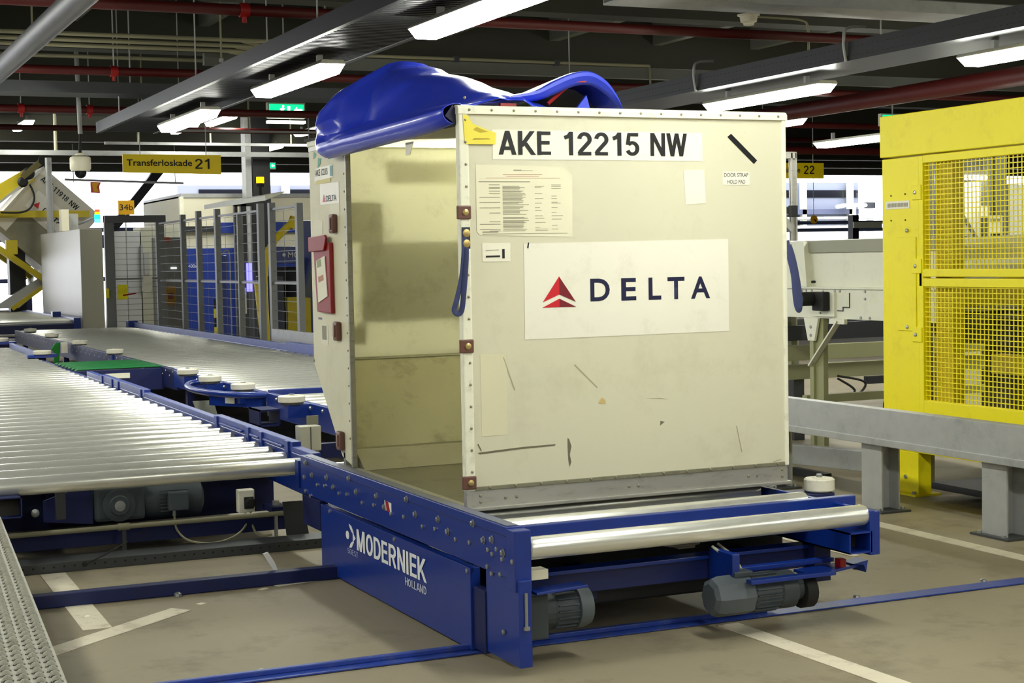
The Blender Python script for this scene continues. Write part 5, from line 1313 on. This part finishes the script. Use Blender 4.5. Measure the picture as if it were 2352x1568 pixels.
# cabinets behind the gate
c2 = thing('control_cabinet', 'light grey switch cabinets with vents behind the gate mesh', 'cabinet', (3.6, 24, 0))
B(3.15, 24.2, 0.05, 3.62, 24.9, 2.15).build('cabinet_door', mat('cool_grey_door', (196, 198, 200), 0.5), c2, bevel=0.006)
B(3.64, 24.2, 0.05, 4.35, 24.9, 2.22).build('cabinet_door', mat('warm_grey_door', (186, 186, 170), 0.5), c2, bevel=0.006)
B(3.15, 24.22, 0.0, 4.35, 24.9, 0.05).build('plinth', 'dark', c2)
for x, z0, z1 in ((3.68, 1.35, 1.75), (3.98, 1.55, 1.8), (4.25, 1.45, 1.65)):
    B(x, 24.18, z0, x + 0.10, 24.2, z1).build('vent', 'galv', c2)
for x in (4.18,):
    B(x, 24.18, 1.22, x + 0.1, 24.2, 1.27).build('handle', 'dark', c2); B(x, 24.18, 1.10, x + 0.1, 24.2, 1.14).build('handle', 'dark', c2)
B(3.62, 24.15, 1.05, 3.66, 24.2, 1.9).build('door_gap', 'galv', c2)
B(3.86, 24.15, 1.05, 3.92, 24.2, 1.3).build('yellow_sticker', 'yellow', c2)
# fence line running along the rear conveyor
fn = thing('safety_fence', 'grey mesh safety fence along the far side of the rear conveyor', 'fence', (3.4, 17, 0))
FY = [(19.72, 2.31), (18.66, 2.33), (17.5, 2.32), (15.16, 2.31), (14.62, 2.30), (13.40, 2.25)]
for y, z in FY:
    B(3.36, y - 0.05, 0.0, 3.44, y + 0.05, z).build('fence_post', 'fence', fn, bevel=0.004)
B(3.36, 16.2, 0.0, 3.44, 16.26, 2.2).build('fence_post', 'fence', fn, bevel=0.004)
for (ya, za), (yb, zb) in ((FY[0], FY[1]), (FY[1], FY[2]), (FY[2], FY[3]), (FY[4], FY[5]), ((21.5, 2.3), FY[0])):
    B(3.385, yb + 0.05, 2.20, 3.415, ya - 0.05, 2.23).build('top_rail', 'fence', fn)
    B(3.385, yb + 0.05, 1.24, 3.415, ya - 0.05, 1.27).build('mid_rail', 'fence', fn)
    wire_panel(fn, (3.40, yb + 0.05, 0), (3.40, ya - 0.05, 0), 0.25, 2.18, 16)
hd_ = thing('lamp_hood', 'long white sloping hood mounted on top of the fence', 'hood', (3.5, 16.5, 2.35))
MB().prism([(3.36, 2.335), (3.62, 2.44), (3.62, 2.455), (3.36, 2.40)], 'y', 14.75, 18.1).build('hood', 'white_paint', hd_)
bk = thing('beacon', 'amber warning beacon on top of the fence beside the dark column', 'beacon', (3.4, 15.1, 2.4))
MB().cyl((3.40, 15.12, 2.42), (3.40, 15.12, 2.53), 0.02, 8).build('stem', 'black', bk)
MB().cyl((3.40, 15.12, 2.53), (3.40, 15.12, 2.58), 0.05, 12).build('base', 'black', bk)
MB().cyl((3.40, 15.12, 2.58), (3.40, 15.12, 2.66), 0.052, 12).build('lens', 'amber', bk)
# cream and blue cabin behind the fence
cn = thing('machine_cabin', 'cream and blue machine cabin standing behind the mesh fence', 'cabin', (5.7, 27, 0))
B(4.81, 26.0, 1.83, 8.4, 29.6, 2.88).build('upper_body', 'cream_cabin', cn, bevel=0.01)
B(4.81, 25.98, 2.84, 8.42, 29.6, 2.92).build('roof_trim', 'galv', cn)
B(4.78, 25.96, 1.83, 4.86, 26.06, 2.86).build('corner_trim', 'cream_plain', cn)
B(4.8, 25.9, 0.0, 8.4, 29.6, 1.83).build('lower_body', mat('cabin_blue', (24, 52, 142), 0.4), cn, bevel=0.006)
B(4.8, 25.88, 2.16, 5.45, 25.99, 2.27).build('dark_vent', 'dark', cn)
B(5.45, 25.93, 2.13, 8.4, 25.99, 2.34).build('blue_stripe', bpy.data.materials['cabin_blue'], cn)
B(5.9, 25.9, 1.83, 6.0, 25.98, 2.3).build('blue_strut', bpy.data.materials['cabin_blue'], cn)
text('lettering', '400x0', (4.9, 25.895, 1.45), X, Z, 0.22, 0.07, mat('pale_letter', (190, 200, 226), 0.5), cn, bold=0.01)
# grey panel cabinet between gate and fence, with emergency stop boxes
gp = thing('switch_cabinet', 'plain grey switch cabinet with a red lamp and amber stop box behind the fence', 'cabinet', (4.4, 23, 0))
B(3.56, 22.4, 0.0, 3.98, 22.9, 2.0).build('body', mat('mid_grey', (132, 132, 128), 0.5), gp, bevel=0.008)
B(3.66, 22.33, 1.92, 3.76, 22.4, 2.0).build('red_lamp', mat('orange_lamp', (190, 84, 50), 0.5), gp)
B(3.66, 22.33, 0.82, 3.84, 22.4, 1.14).build('stop_box', mat('amber_box', (176, 132, 40), 0.5), gp, bevel=0.01)
B(3.70, 22.31, 0.92, 3.79, 22.33, 1.02).build('stop_knob', mat('brown_knob', (120, 70, 40), 0.5), gp)
B(3.78, 22.385, 1.45, 3.88, 22.4, 1.47).build('indicator', 'exit_white', gp)
# things between the fence and cabin
tag(B(3.62, 18.3, 0.0, 3.74, 18.4, 1.64).build('blue_post', 'blue', None, bevel=0.01), 'deep blue upright post behind the middle of the fence', 'post')
tag(MB().tube(smoothpath([(3.79, 18.35, 0.0), (3.79, 18.35, 1.0), (3.79, 18.35, 1.62), (3.74, 18.35, 1.72), (3.67, 18.35, 1.65)]), 0.012, 8).build('hose', 'galv', None, smooth=True), 'thin grey hose looping over the top of the deep blue post', 'hose')
hzp = thing('hazard_post', 'yellow and black striped narrow post left of the deep blue post', 'post', (3.54, 18.3, 0))
for k in range(7):
    MB().bar((3.54, 18.3, 0.0 + k * 0.14), (3.54, 18.3, 0.14 + k * 0.14), 0.05, 0.05, (0, 1, 0)).build('stripe', 'yellow' if k % 2 else 'black', hzp)
tag(B(4.11, 18.55, 1.08, 4.19, 18.595, 1.52).build('screen_strip', 'violet'), 'tall violet glowing strip behind the fence', 'light strip')
tag(B(4.02, 18.585, 0.74, 4.10, 18.598, 1.14).build('notice', 'paper'), 'long white paper strip hanging behind the fence', 'notice')
dkf = thing('steel_column', 'slim dark frame posts standing behind the mesh fence', 'column', (4.1, 18.6, 0))
B(3.95, 18.6, 0, 4.0, 18.68, 2.5).build('post', 'galv_dark', dkf); B(4.05, 18.6, 0, 4.14, 18.68, 2.5).build('post', 'galv_dark', dkf)
B(4.22, 18.6, 0, 4.26, 18.68, 2.4).build('post', 'galv_dark', dkf)
B(3.95, 18.6, 2.4, 4.26, 18.68, 2.5).build('top_bar', 'galv_dark', dkf)
dm = thing('dark_machine', 'dark machine body filling the space behind the fence mesh', 'machine', (5.4, 20, 0))
B(4.55, 19.6, 0.0, 5.0, 21.0, 1.3).build('body', mat('charcoal', (58, 62, 68), 0.5), dm, bevel=0.01)
B(4.6, 19.58, 0.3, 4.95, 19.6, 1.1).build('panel', mat('dark_slate', (44, 52, 72), 0.5), dm)
ya = thing('hoist_arm', 'yellow curved hoist arm rising behind the right end of the fence', 'hoist', (3.6, 15.6, 0))
MB().tube(smoothpath([(3.58, 15.6, 0.0), (3.56, 15.6, 0.7), (3.55, 15.6, 1.3), (3.60, 15.6, 1.6), (3.69, 15.6, 1.79), (3.84, 15.6, 1.95), (3.98, 15.6, 2.07)]), 0.05, 8).build('arm', 'yellow_dark', ya, smooth=True)
MB().bar((3.56, 15.62, 0.0), (3.45, 15.62, 1.25), 0.06, 0.06, (0, 1, 0)).build('strut', 'yellow_dark', ya)
MB().tube([(3.94, 15.6, 1.99), (4.0, 15.6, 2.14)], 0.06, 8).build('arm_head', 'yellow_dark', ya)
bm_ = thing('blue_gantry', 'blue gantry beam with white maker lettering at the right end of the fence', 'gantry', (5.5, 20, 0))
B(4.9, 19.9, 1.50, 6.2, 20.3, 1.78).build('beam', 'blue', bm_, bevel=0.006)
B(5.38, 19.8, 0.0, 5.55, 19.9, 2.2).build('leg', 'blue', bm_, bevel=0.006)
text('lettering', 'MODERNIEK', (5.17, 19.893, 1.60), X, Z, 0.72, 0.09, 'white', bm_, bold=0.02)
MB().lathe((5.10, 19.89, 1.645), [(0.03, 0), (0.03, -0.004)], 'y', 12).build('emblem', 'white', bm_)
B(5.0, 20.3, 0.0, 6.1, 20.9, 1.45).build('dark_bay', 'dark', bm_)
B(5.0, 20.1, 0.55, 5.5, 20.2, 0.85).build('yellow_box', 'yellow_dark', bm_)
B(5.05, 19.6, 0.35, 5.45, 19.9, 0.95).build('yellow_bracket', 'yellow_dark', bm_, bevel=0.02)
MB().bar((5.35, 19.5, 0.95), (5.56, 19.5, 1.62), 0.12, 0.02, (0, 1, 0)).build('display', mat('dark_screen', (60, 66, 76), 0.3), bm_)
gk = thing('guard_rail', 'short galvanised barrier plate beyond the rear conveyor, left of the container', 'barrier', (3.3, 13, 0))
B(3.27, 11.2, 0.44, 3.33, 14.3, 0.67).build('plate', 'galv', gk, bevel=0.004)
B(3.28, 11.6, 0, 3.38, 11.8, 0.45).build('post', 'galv', gk); B(3.28, 13.8, 0, 3.38, 14.0, 0.45).build('post', 'galv', gk)
# black column
bcx = thing('steel_column', 'broad black steel column rising to the ceiling left of the container', 'column', (6.4, 26, 0))
B(6.07, 25.2, 0.0, 6.42, 25.6, 4.4).build('shaft', 'column', bcx)
B(5.94, 25.25, 0.0, 6.06, 25.55, 4.4).build('pale_strip', 'galv', bcx)
# signs
s1 = thing('hanging_sign', 'yellow hanging sign reading Transferloskade 21', 'sign', (2.4, 16, 2.75))
MB().prism([(1.765, 2.765), (3.10, 2.745), (3.10, 3.007), (1.765, 3.007)], 'y', 16.0, 16.03).build('sign_board', 'sign', s1)
text('lettering', 'Transferloskade', (1.815, 15.995, 2.852), X, Z, 0.885, 0.088, 'ink', s1, bold=0.012)
stext('lettering', '21', (2.74, 15.995, 2.815), X, Z, 0.20, 0.14, 'ink', s1, s=0.15)
for x in (2.0, 2.9): MB().cyl((x, 16.015, 3.0), (x, 16.015, 4.4), 0.006, 6).build('hanger_wire', 'galv', s1)
sb4 = thing('bay_sign', 'square orange sign reading 34b above the gate', 'sign', (3.35, 24, 2.4))
B(3.205, 24.0, 2.45, 3.495, 24.02, 2.71).build('sign_board', 'orange', sb4)
text('lettering', '34b', (3.23, 23.995, 2.53), X, Z, 0.24, 0.11, 'ink', sb4, bold=0.0)
MB().cyl((3.34, 24.03, 0.0), (3.34, 24.03, 2.5), 0.012, 6).build('stem', 'galv', sb4)
fg = thing('hanging_cloth', 'small pink and yellow cloth hanging in front of the bright opening', 'cloth', (4.4, 33, 3.2))
MB().prism([(4.28, 3.51), (4.29, 3.25), (4.50, 3.24), (4.49, 3.40), (4.53, 3.50)], 'y', 33.0, 33.02).build('cloth', 'pink', fg)
MB().prism([(4.31, 3.48), (4.35, 3.27), (4.47, 3.27), (4.42, 3.38), (4.48, 3.48)], 'y', 32.985, 33.0).build('yellow_patch', 'orange', fg)
MB().tube([(3.7, 33.05, 3.56), (6.5, 33.05, 3.48)], 0.03, 6).build('rail', 'galv', fg)
for x in (3.9, 6.3): MB().cyl((x, 33.05, 3.5), (x, 33.05, 4.4), 0.012, 6).build('hanger_wire', 'galv', fg)
# dome camera
dc = thing('dome_camera', 'cream dome security camera hanging from the ceiling at left', 'camera', (0.54, 12.0, 2.47))
MB().lathe((0.535, 12.0, 0), [(0.03, 2.745), (0.05, 2.74), (0.055, 2.72), (0.105, 2.70), (0.112, 2.685), (0.112, 2.575), (0.10, 2.555), (0.098, 2.548)], 'z', 24).build('housing', 'dome', dc, smooth=True)
MB().lathe((0.535, 12.0, 0), [(0.066, 2.55), (0.064, 2.52), (0.05, 2.49), (0.025, 2.473), (0.005, 2.468)], 'z', 20).build('dome', 'glass_dark', dc, smooth=True)
MB().cyl((0.535, 12.0, 2.74), (0.545, 12.0, 2.97), 0.018, 10, r2=0.012).build('stem', 'black', dc, smooth=True)
MB().cyl((0.545, 12.0, 2.95), (0.52, 12.0, 4.39), 0.024, 10).build('drop_pipe', 'galv', dc, smooth=True)
tb = thing('terminal_building', 'pale building with dark windows outside the hall, right of the black column', 'building', (13, 48, 0))
B(9.5, 47, 0, 19.5, 50, 4.12).build('wall', mat('terminal_wall', (128, 132, 146), 0.6), tb)
for x0, x1 in ((10.2, 12.6), (13.32, 15.2), (15.6, 17.4)):
    B(x0, 46.95, 3.5, x1, 47, 3.98).build('window_pane', 'glass_dark', tb)
B(13.0, 46.8, 0, 13.25, 46.95, 4.2).build('pillar', 'white_paint', tb)
B(9.5, 46.85, 2.9, 19.5, 47, 3.05).build('band', mat('terminal_band', (60, 66, 92), 0.6), tb)
# dark wall opposite: distant clutter rows
far = thing('conveyor_line', 'long blue conveyor line far behind the signs, in front of the daylight', 'conveyor', (8, 38, 0))
B(3.2, 38, 2.0, 6.5, 38.4, 2.35).build('upper_beam', bpy.data.materials['cabin_blue'], far)
for x in (3.4, 6.3): B(x, 38.0, 0.0, x + 0.15, 38.2, 2.4).build('leg', 'blue_dark', far)
B(7.0, 38, 2.3, 9.4, 38.4, 3.0).build('platform', mat('far_grey', (150, 154, 164), 0.5), far)

# ================================================================== CEILING SERVICES
# fluorescent lamps: housing, trapezoid diffuser, clips
def lamp_proto(label, at):
    t = thing('ceiling_lamp', label, 'lamp', at, 'fluorescent ceiling lamps')
    x, y, z = at
    L = 0.90
    MB().prism([(x - 0.075, z + 0.09), (x - 0.09, z + 0.07), (x - 0.09, z + 0.062), (x + 0.09, z + 0.062), (x + 0.09, z + 0.07), (x + 0.075, z + 0.09)], 'y', y - L, y + L).build('housing', 'lamp_body', t, bevel=0.003)
    a = [(-0.088, 0.062), (0.088, 0.062), (0.062, 0.0), (-0.062, 0.0)]
    vs = []
    for yy, inset in ((-L + 0.01, 1.0), (L - 0.01, 1.0)):
        for (px_, pz_) in a:
            yy2 = yy + (0.0 if pz_ > 0.03 else (0.05 if yy < 0 else -0.05))
            vs.append((x + px_, y + yy2, z + pz_))
    MB().add(vs, [(0, 1, 2, 3), (4, 7, 6, 5), (0, 4, 5, 1), (1, 5, 6, 2), (2, 6, 7, 3), (3, 7, 4, 0)]).build('diffuser', 'lamp_glow', t)
    for s in (-0.6, 0.6):
        B(x - 0.02, y + s - 0.015, z + 0.09, x + 0.02, y + s + 0.015, z + 0.17).build('hanger', 'galv', t)
    return t
P0 = (1.005, 5.53, 2.80)
l0 = lamp_proto('lit fluorescent lamp under the cable tray, second from the top of the photo', P0)
vis = [((1.005, 2.06, 2.80), 'lit fluorescent lamp under the cable tray, cut by the top edge of the photo'),
       ((1.005, 8.95, 2.80), 'lit fluorescent lamp under the cable tray, just above the yellow 21 sign'),
       ((5.22, 5.75, 2.80), 'lit fluorescent lamp right above the logo side of the container'),
       ((5.22, 2.30, 2.80), 'lit fluorescent lamp at the right edge of the photo above the yellow cage'),
       ((4.85, 22.8, 4.05), 'small far lamp between the tray lamps and the green exit sign, upper one'),
       ((4.62, 24.7, 4.05), 'small far lamp just right of the lamp above the yellow 21 sign, lower one'),
       ((1.65, 24.6, 4.05), 'small far lamp above and left of the dome camera'),
       ((7.6, 9.6, 2.9), 'far lit lamp just right of the top corner of the container'),
       ((9.3, 9.9, 2.80), 'far lit lamp touching the left edge of the yellow cage header'),
       ((6.6, 23.0, 3.9), 'far lamp left of the black column under the exit sign'),
       ((7.5, 29, 4.0), 'far lit lamp just beside the black column, lowest of the far lamps')]
for at, lab in vis:
    dup(l0, at, lab)
ol = 'lit fluorescent ceiling lamp that the photo does not show'  # unseen lamps added to light the hall; some brighten the hanging signs
for at in [(x, y, 2.8) for x in (1.005, 5.22) for y in (-1.4, -4.9, -8.4)] + [(-3.3, y, 2.8) for y in (-8.4, -4.9, -1.4, 2.1)] + [(-2.4, 5.6, 2.8)] + [(-1.0, y, 2.8) for y in (9.4, 12.9, 16.4)] + [(9.3, 13.6, 2.8)] + [(9.4, y, 2.8) for y in (-4.9, -1.4, 2.1, 5.6)] + [(-7.5, y, 2.8) for y in (-1.4, 5.6)] \
        + [(1.0, y, 4.0) for y in (29, 35)] + [(13.5, 5.6, 3.5)]:
    dup(l0, at, ol, 'fluorescent lamps the photo does not show')

# ribbed cable tray above the left row of lamps
ty = thing('cable_tray', 'galvanised cable tray with ribbed underside above the left row of lamps', 'tray', (1.0, 6, 2.95))
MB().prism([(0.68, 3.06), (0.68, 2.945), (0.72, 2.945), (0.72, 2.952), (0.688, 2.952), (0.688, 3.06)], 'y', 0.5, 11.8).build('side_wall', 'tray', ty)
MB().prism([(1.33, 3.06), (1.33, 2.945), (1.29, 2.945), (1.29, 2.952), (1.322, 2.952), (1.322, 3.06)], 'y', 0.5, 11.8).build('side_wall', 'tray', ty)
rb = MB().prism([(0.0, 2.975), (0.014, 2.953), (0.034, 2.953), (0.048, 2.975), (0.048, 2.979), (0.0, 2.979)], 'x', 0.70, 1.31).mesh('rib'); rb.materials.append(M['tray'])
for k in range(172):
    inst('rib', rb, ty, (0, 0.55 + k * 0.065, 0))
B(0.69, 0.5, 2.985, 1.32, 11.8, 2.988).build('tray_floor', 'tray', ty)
for y in (1.5, 4.0, 7.3, 10.6):
    for x in (0.70, 1.31):
        MB().cyl((x, y, 3.0), (x, y, 4.4), 0.006, 6).build('hanger_rod', 'galv', ty)
ty2 = thing('cable_tray', 'plain galvanised cable tray above the right row of lamps', 'tray', (5.2, 5, 2.95))
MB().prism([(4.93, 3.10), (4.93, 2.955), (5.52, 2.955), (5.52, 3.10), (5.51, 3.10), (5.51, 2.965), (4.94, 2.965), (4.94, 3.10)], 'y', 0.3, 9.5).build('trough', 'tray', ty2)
for y in (2.2, 4.2, 6.4):
    MB().tube(smoothpath([(4.92, y, 2.95), (4.90, y, 3.1), (4.93, y, 3.2), (5.1, y, 3.22)]), 0.012, 6).build('hook', 'galv', ty2, smooth=True)
mb = MB()
for k in range(150): mb.box(4.9285, 0.4 + k * 0.06, 2.985, 4.93, 0.42 + k * 0.06, 2.99); mb.box(4.9285, 0.4 + k * 0.06, 3.05, 4.93, 0.42 + k * 0.06, 3.055)
stuff(mb.build('punched_slots', 'hole', ty2))
ty3 = thing('cable_tray', 'galvanised cable tray crossing the top right corner of the photo', 'tray', (6, 5.5, 3.6))
B(3.6, 5.15, 3.52, 12, 5.60, 3.535).build('tray_floor', 'galv', ty3); B(3.6, 5.14, 3.52, 12, 5.15, 3.62).build('tray_side', 'galv', ty3); B(3.6, 5.60, 3.52, 12, 5.61, 3.62).build('tray_side', 'galv', ty3)
for x in (4.5, 8, 11): MB().cyl((x, 5.4, 3.53), (x, 5.4, 4.4), 0.008, 6).build('hanger_rod', 'galv', ty3)
ty4 = thing('cable_tray', 'dim slotted cable tray crossing behind the left lamp row', 'tray', (0, 10.6, 3.3))
B(-6, 10.35, 3.22, 3.2, 10.8, 3.24).build('tray_floor', 'galv_dark', ty4); B(-6, 10.34, 3.22, 3.2, 10.35, 3.33).build('tray_side', 'galv_dark', ty4)
for x in (-2, 0.8, 2.4): MB().cyl((x, 10.5, 3.24), (x, 10.5, 4.4), 0.008, 6).build('hanger_rod', 'galv', ty4)

# red sprinkler pipes
def pipe(label, p0, p1, r, m='red_pipe', name='sprinkler_pipe', clamps=()):
    t = thing(name, label, 'pipe', p0)
    MB().cyl(p0, p1, r, 14).build('pipe_run', m, t, smooth=True)
    a, b = Vector(p0), Vector(p1); d = (b - a).normalized()
    for s in clamps:
        c = a + d * s
        cl_ = MB().cyl(c - d * 0.035, c + d * 0.035, r * 1.3, 12).build('coupling', 'red_bright' if m == 'red_pipe' else m, t, smooth=True)
        MB().cyl((c.x, c.y, c.z - r * 2.2), (c.x, c.y, c.z), 0.02, 8).build('sprinkler_head', 'red_bright' if m == 'red_pipe' else m, cl_)
        MB().cyl((c.x, c.y, c.z), (c.x, c.y, 4.4), 0.007, 6).build('hanger_rod', 'galv', cl_)
    return t
pipe('dark red sprinkler pipe crossing near the top edge of the photo', (-8, 5.86, 3.40), (14, 6.05, 3.40), 0.042, clamps=(8.75, 14.6))
pipe('dark red sprinkler pipe crossing behind the left lamps, second from the top', (-8, 9.97, 3.40), (14, 10.1, 3.40), 0.042, clamps=(8.55, 13.5))
pipe('dark red sprinkler pipe lower in the left, above the dome camera', (-8, 13.85, 3.40), (14, 14.2, 3.40), 0.045, clamps=(9.0, 8.2, 13))
pipe('dark red sprinkler pipe far back above the yellow 21 sign', (-8, 22.0, 3.85), (24, 22.3, 3.85), 0.05)
pipe('thick dark red main pipe running away above the yellow cage', (7.45, 0.5, 3.02), (7.45, 13.5, 3.02), 0.085)
pipe('dark red far pipe under the right hall roof', (8.6, 15.0, 3.1), (24, 15.6, 3.1), 0.06)
pipe('thick grey duct pipe crossing the top left corner of the photo', (-1.02, -2, 2.90), (-1.02, 7.6, 2.90), 0.072, 'duct', 'duct_pipe')
cd = [(9.10, 3.62), (9.35, 3.60), (9.58, 3.58), (10.55, 3.60)]
for k, (y, z) in enumerate(cd):
    o = thing('conduit', ['uppermost', 'second', 'third', 'lowest'][k] + ' of the four cream conduits crossing the ceiling at upper left', 'conduit', (0, y, z))
    pts = [(-6, y, z), (1.3, y + 0.0, z)] + ([(1.6, y + 0.06, z), (1.85, y + 0.25, z - 0.02), (2.0, y + 0.6, z - 0.04)] if k < 3 else [(1.9, y, z)])
    MB().tube(smoothpath(pts, 4), 0.020, 8).build('run', 'conduit', o, smooth=True)
gb_ = thing('ceiling_beam', 'pale grey steel beam with conduit crossing behind the blue tarpaulin', 'beam', (4, 10.3, 3.6))
B(1.5, 10.25, 3.52, 14, 10.33, 3.64).build('web', 'joist', gb_)
MB().tube([(1.5, 10.22, 3.665), (6.6, 10.22, 3.665), (6.62, 10.22, 3.2)], 0.018, 8).build('conduit', 'conduit', gb_, smooth=True)
for x in (3.0, 4.2, 5.4): B(x, 10.2, 3.63, x + 0.06, 10.25, 3.69).build('clip', 'galv_dark', gb_)
# smoke detector
sd_ = thing('smoke_detector', 'cream smoke detector on the ceiling near the top right', 'detector', (5.46, 6.4, 3.6))
MB().lathe((5.48, 6.41, 3.6), [(0.02, -0.055), (0.045, -0.05), (0.05, -0.03), (0.072, -0.02), (0.08, 0.03), (0.10, 0.035), (0.10, 0.045)], 'z', 22).build('body', 'dome', sd_, smooth=True)
MB().tube(smoothpath([(5.54, 6.41, 3.63), (5.8, 6.41, 3.63), (6.05, 6.42, 3.62), (6.12, 6.42, 3.55), (6.12, 6.42, 3.2), (6.12, 6.42, 3.05)], 5), 0.012, 8).build('conduit', 'conduit', sd_, smooth=True)
MB().cyl((5.48, 6.41, 3.64), (5.48, 6.41, 4.4), 0.012, 8).build('stem', 'conduit', sd_)
# hanging rods with bright ends
for k, (x, y, z) in enumerate(((-0.45, 8.3, 3.55), (1.25, 8.6, 3.36), (1.22, 12.0, 3.28), (2.05, 8.0, 3.52))):
    o = thing('hanger_rod', ['thin rod with bright tip at the far upper left', 'thin rod with two bright tips hanging left of the lamp tray', 'thin rod hanging under the red pipe above the dome camera', 'thin rod with a bright tip beside the lamp tray near the top'][k], 'rod', (x, y, z))
    MB().cyl((x, y, z), (x, y, 4.4), 0.009, 8).build('rod', 'conduit', o)
    MB().lathe((x, y, z), [(0.010, -0.02), (0.022, -0.015), (0.022, 0.015), (0.010, 0.02)], 'z', 10).build('tip', 'bolt', o, smooth=True)
# exit signs
def exit_sign(label, x0, y, z0, w, h):
    t = thing('exit_sign', label, 'sign', (x0 + w / 2, y, z0))
    B(x0 - 0.02, y, z0 - 0.02, x0 + w + 0.02, y + 0.08, z0 + h + 0.02).build('housing', 'lamp_body', t)
    f_ = B(x0, y - 0.006, z0, x0 + w, y, z0 + h).build('green_face', 'exit_green', t)
    yy = y - 0.008
    # running figure, door and arrow
    a = w
    MB().lathe((x0 + 0.40 * a, yy + 0.002, z0 + 0.82 * h), [(0.09 * h, 0), (0.09 * h, -0.002)], 'y', 10).build('pictogram', 'exit_white', f_)
    MB().prism([(x0 + 0.26 * a, z0 + 0.18 * h), (x0 + 0.34 * a, z0 + 0.40 * h), (x0 + 0.30 * a, z0 + 0.62 * h), (x0 + 0.38 * a, z0 + 0.72 * h), (x0 + 0.44 * a, z0 + 0.66 * h), (x0 + 0.40 * a, z0 + 0.42 * h), (x0 + 0.44 * a, z0 + 0.15 * h), (x0 + 0.40 * a, z0 + 0.15 * h), (x0 + 0.365 * a, z0 + 0.36 * h), (x0 + 0.29 * a, z0 + 0.15 * h)], 'y', yy - 0.002, yy).build('pictogram', 'exit_white', f_)
    B(x0 + 0.52 * a, yy - 0.002, z0 + 0.15 * h, x0 + 0.60 * a, yy, z0 + 0.85 * h).build('pictogram', 'exit_white', f_)
    MB().prism([(x0 + 0.70 * a, z0 + 0.5 * h), (x0 + 0.80 * a, z0 + 0.8 * h), (x0 + 0.80 * a, z0 + 0.62 * h), (x0 + 0.95 * a, z0 + 0.62 * h), (x0 + 0.95 * a, z0 + 0.38 * h), (x0 + 0.80 * a, z0 + 0.38 * h), (x0 + 0.80 * a, z0 + 0.2 * h)], 'y', yy - 0.002, yy).build('pictogram', 'exit_white', f_)
    MB().cyl((x0 + w / 2, y + 0.04, z0 + h), (x0 + w / 2, y + 0.04, 4.4), 0.012, 6).build('stem', 'galv', t)
    return t
e = exit_sign('green and white exit sign hanging left of the blue tarpaulin', 3.33, 14.35, 3.395, 0.46, 0.16)
B(3.31, 14.34, 3.31, 3.81, 14.44, 3.345).build('lower_light', 'exit_white', e)
exit_sign('small far green exit sign right of the black column', 7.05, 28, 3.55, 0.28, 0.11)
exit_sign('small green exit sign peeking out left of the yellow cage top', 12.25, 13.4, 3.36, 0.42, 0.14)
# long horizontal steel rails in the background
for k, (y, z, x0, x1, t_, lab) in enumerate(((24.8, 3.62, -4, 8.5, 0.09, 'pale steel rail crossing the background just above the yellow 21 sign'),
                                             (24.0, 3.75, 3.0, 6.9, 0.05, 'thin pale rail above and right of the yellow 21 sign'),
                                             (18.0, 3.50, 2.3, 5.8, 0.03, 'thin bright conduit under the small far lamps'))):
    o = thing('steel_rail', lab, 'rail', (x0, y, z))
    MB().bar((x0, y, z), (x1, y, z), 0.06, t_).build('bar', 'galv', o)
    for x in (x0 + 0.6, (x0 + x1) / 2, x1 - 0.4):
        MB().cyl((x, y, z), (x, y, 4.4), 0.03 if k == 0 else 0.015, 8).build('hanger', 'conduit', o)
for k, (a, b, lab) in enumerate((((5.3, 19.0, 3.45), (6.9, 16.4, 3.45), 'lit strip of cable tray far right of the exit sign'),)):
    o = thing('cable_tray', lab, 'tray', a)
    MB().bar(a, b, 0.25, 0.05).build('trough', 'galv', o)
    MB().cyl(a, (a[0], a[1], 4.4), 0.01, 6).build('hanger_rod', 'galv', o)
# litter on the floor
for k, (x, y, lab) in enumerate(((2.05, 0.60, 'small dark scrap on the floor near the broken white line'), (2.15, 0.35, 'smaller dark scrap on the floor right of the first one'),
                                 (-1.0, -0.42, 'tiny dark clod on the floor near the bottom edge'), (-1.33, 1.1, 'white paper scrap on the floor beside the painted T'))):
    o = MB().lathe((x, y, 0.001), [(0.016, 0), (0.014, 0.006), (0.006, 0.010)], 'z', 7).build('litter', 'paper' if k == 3 else 'hole')
    o.scale = (1, 1, 1)
    tag(o, lab, 'litter')
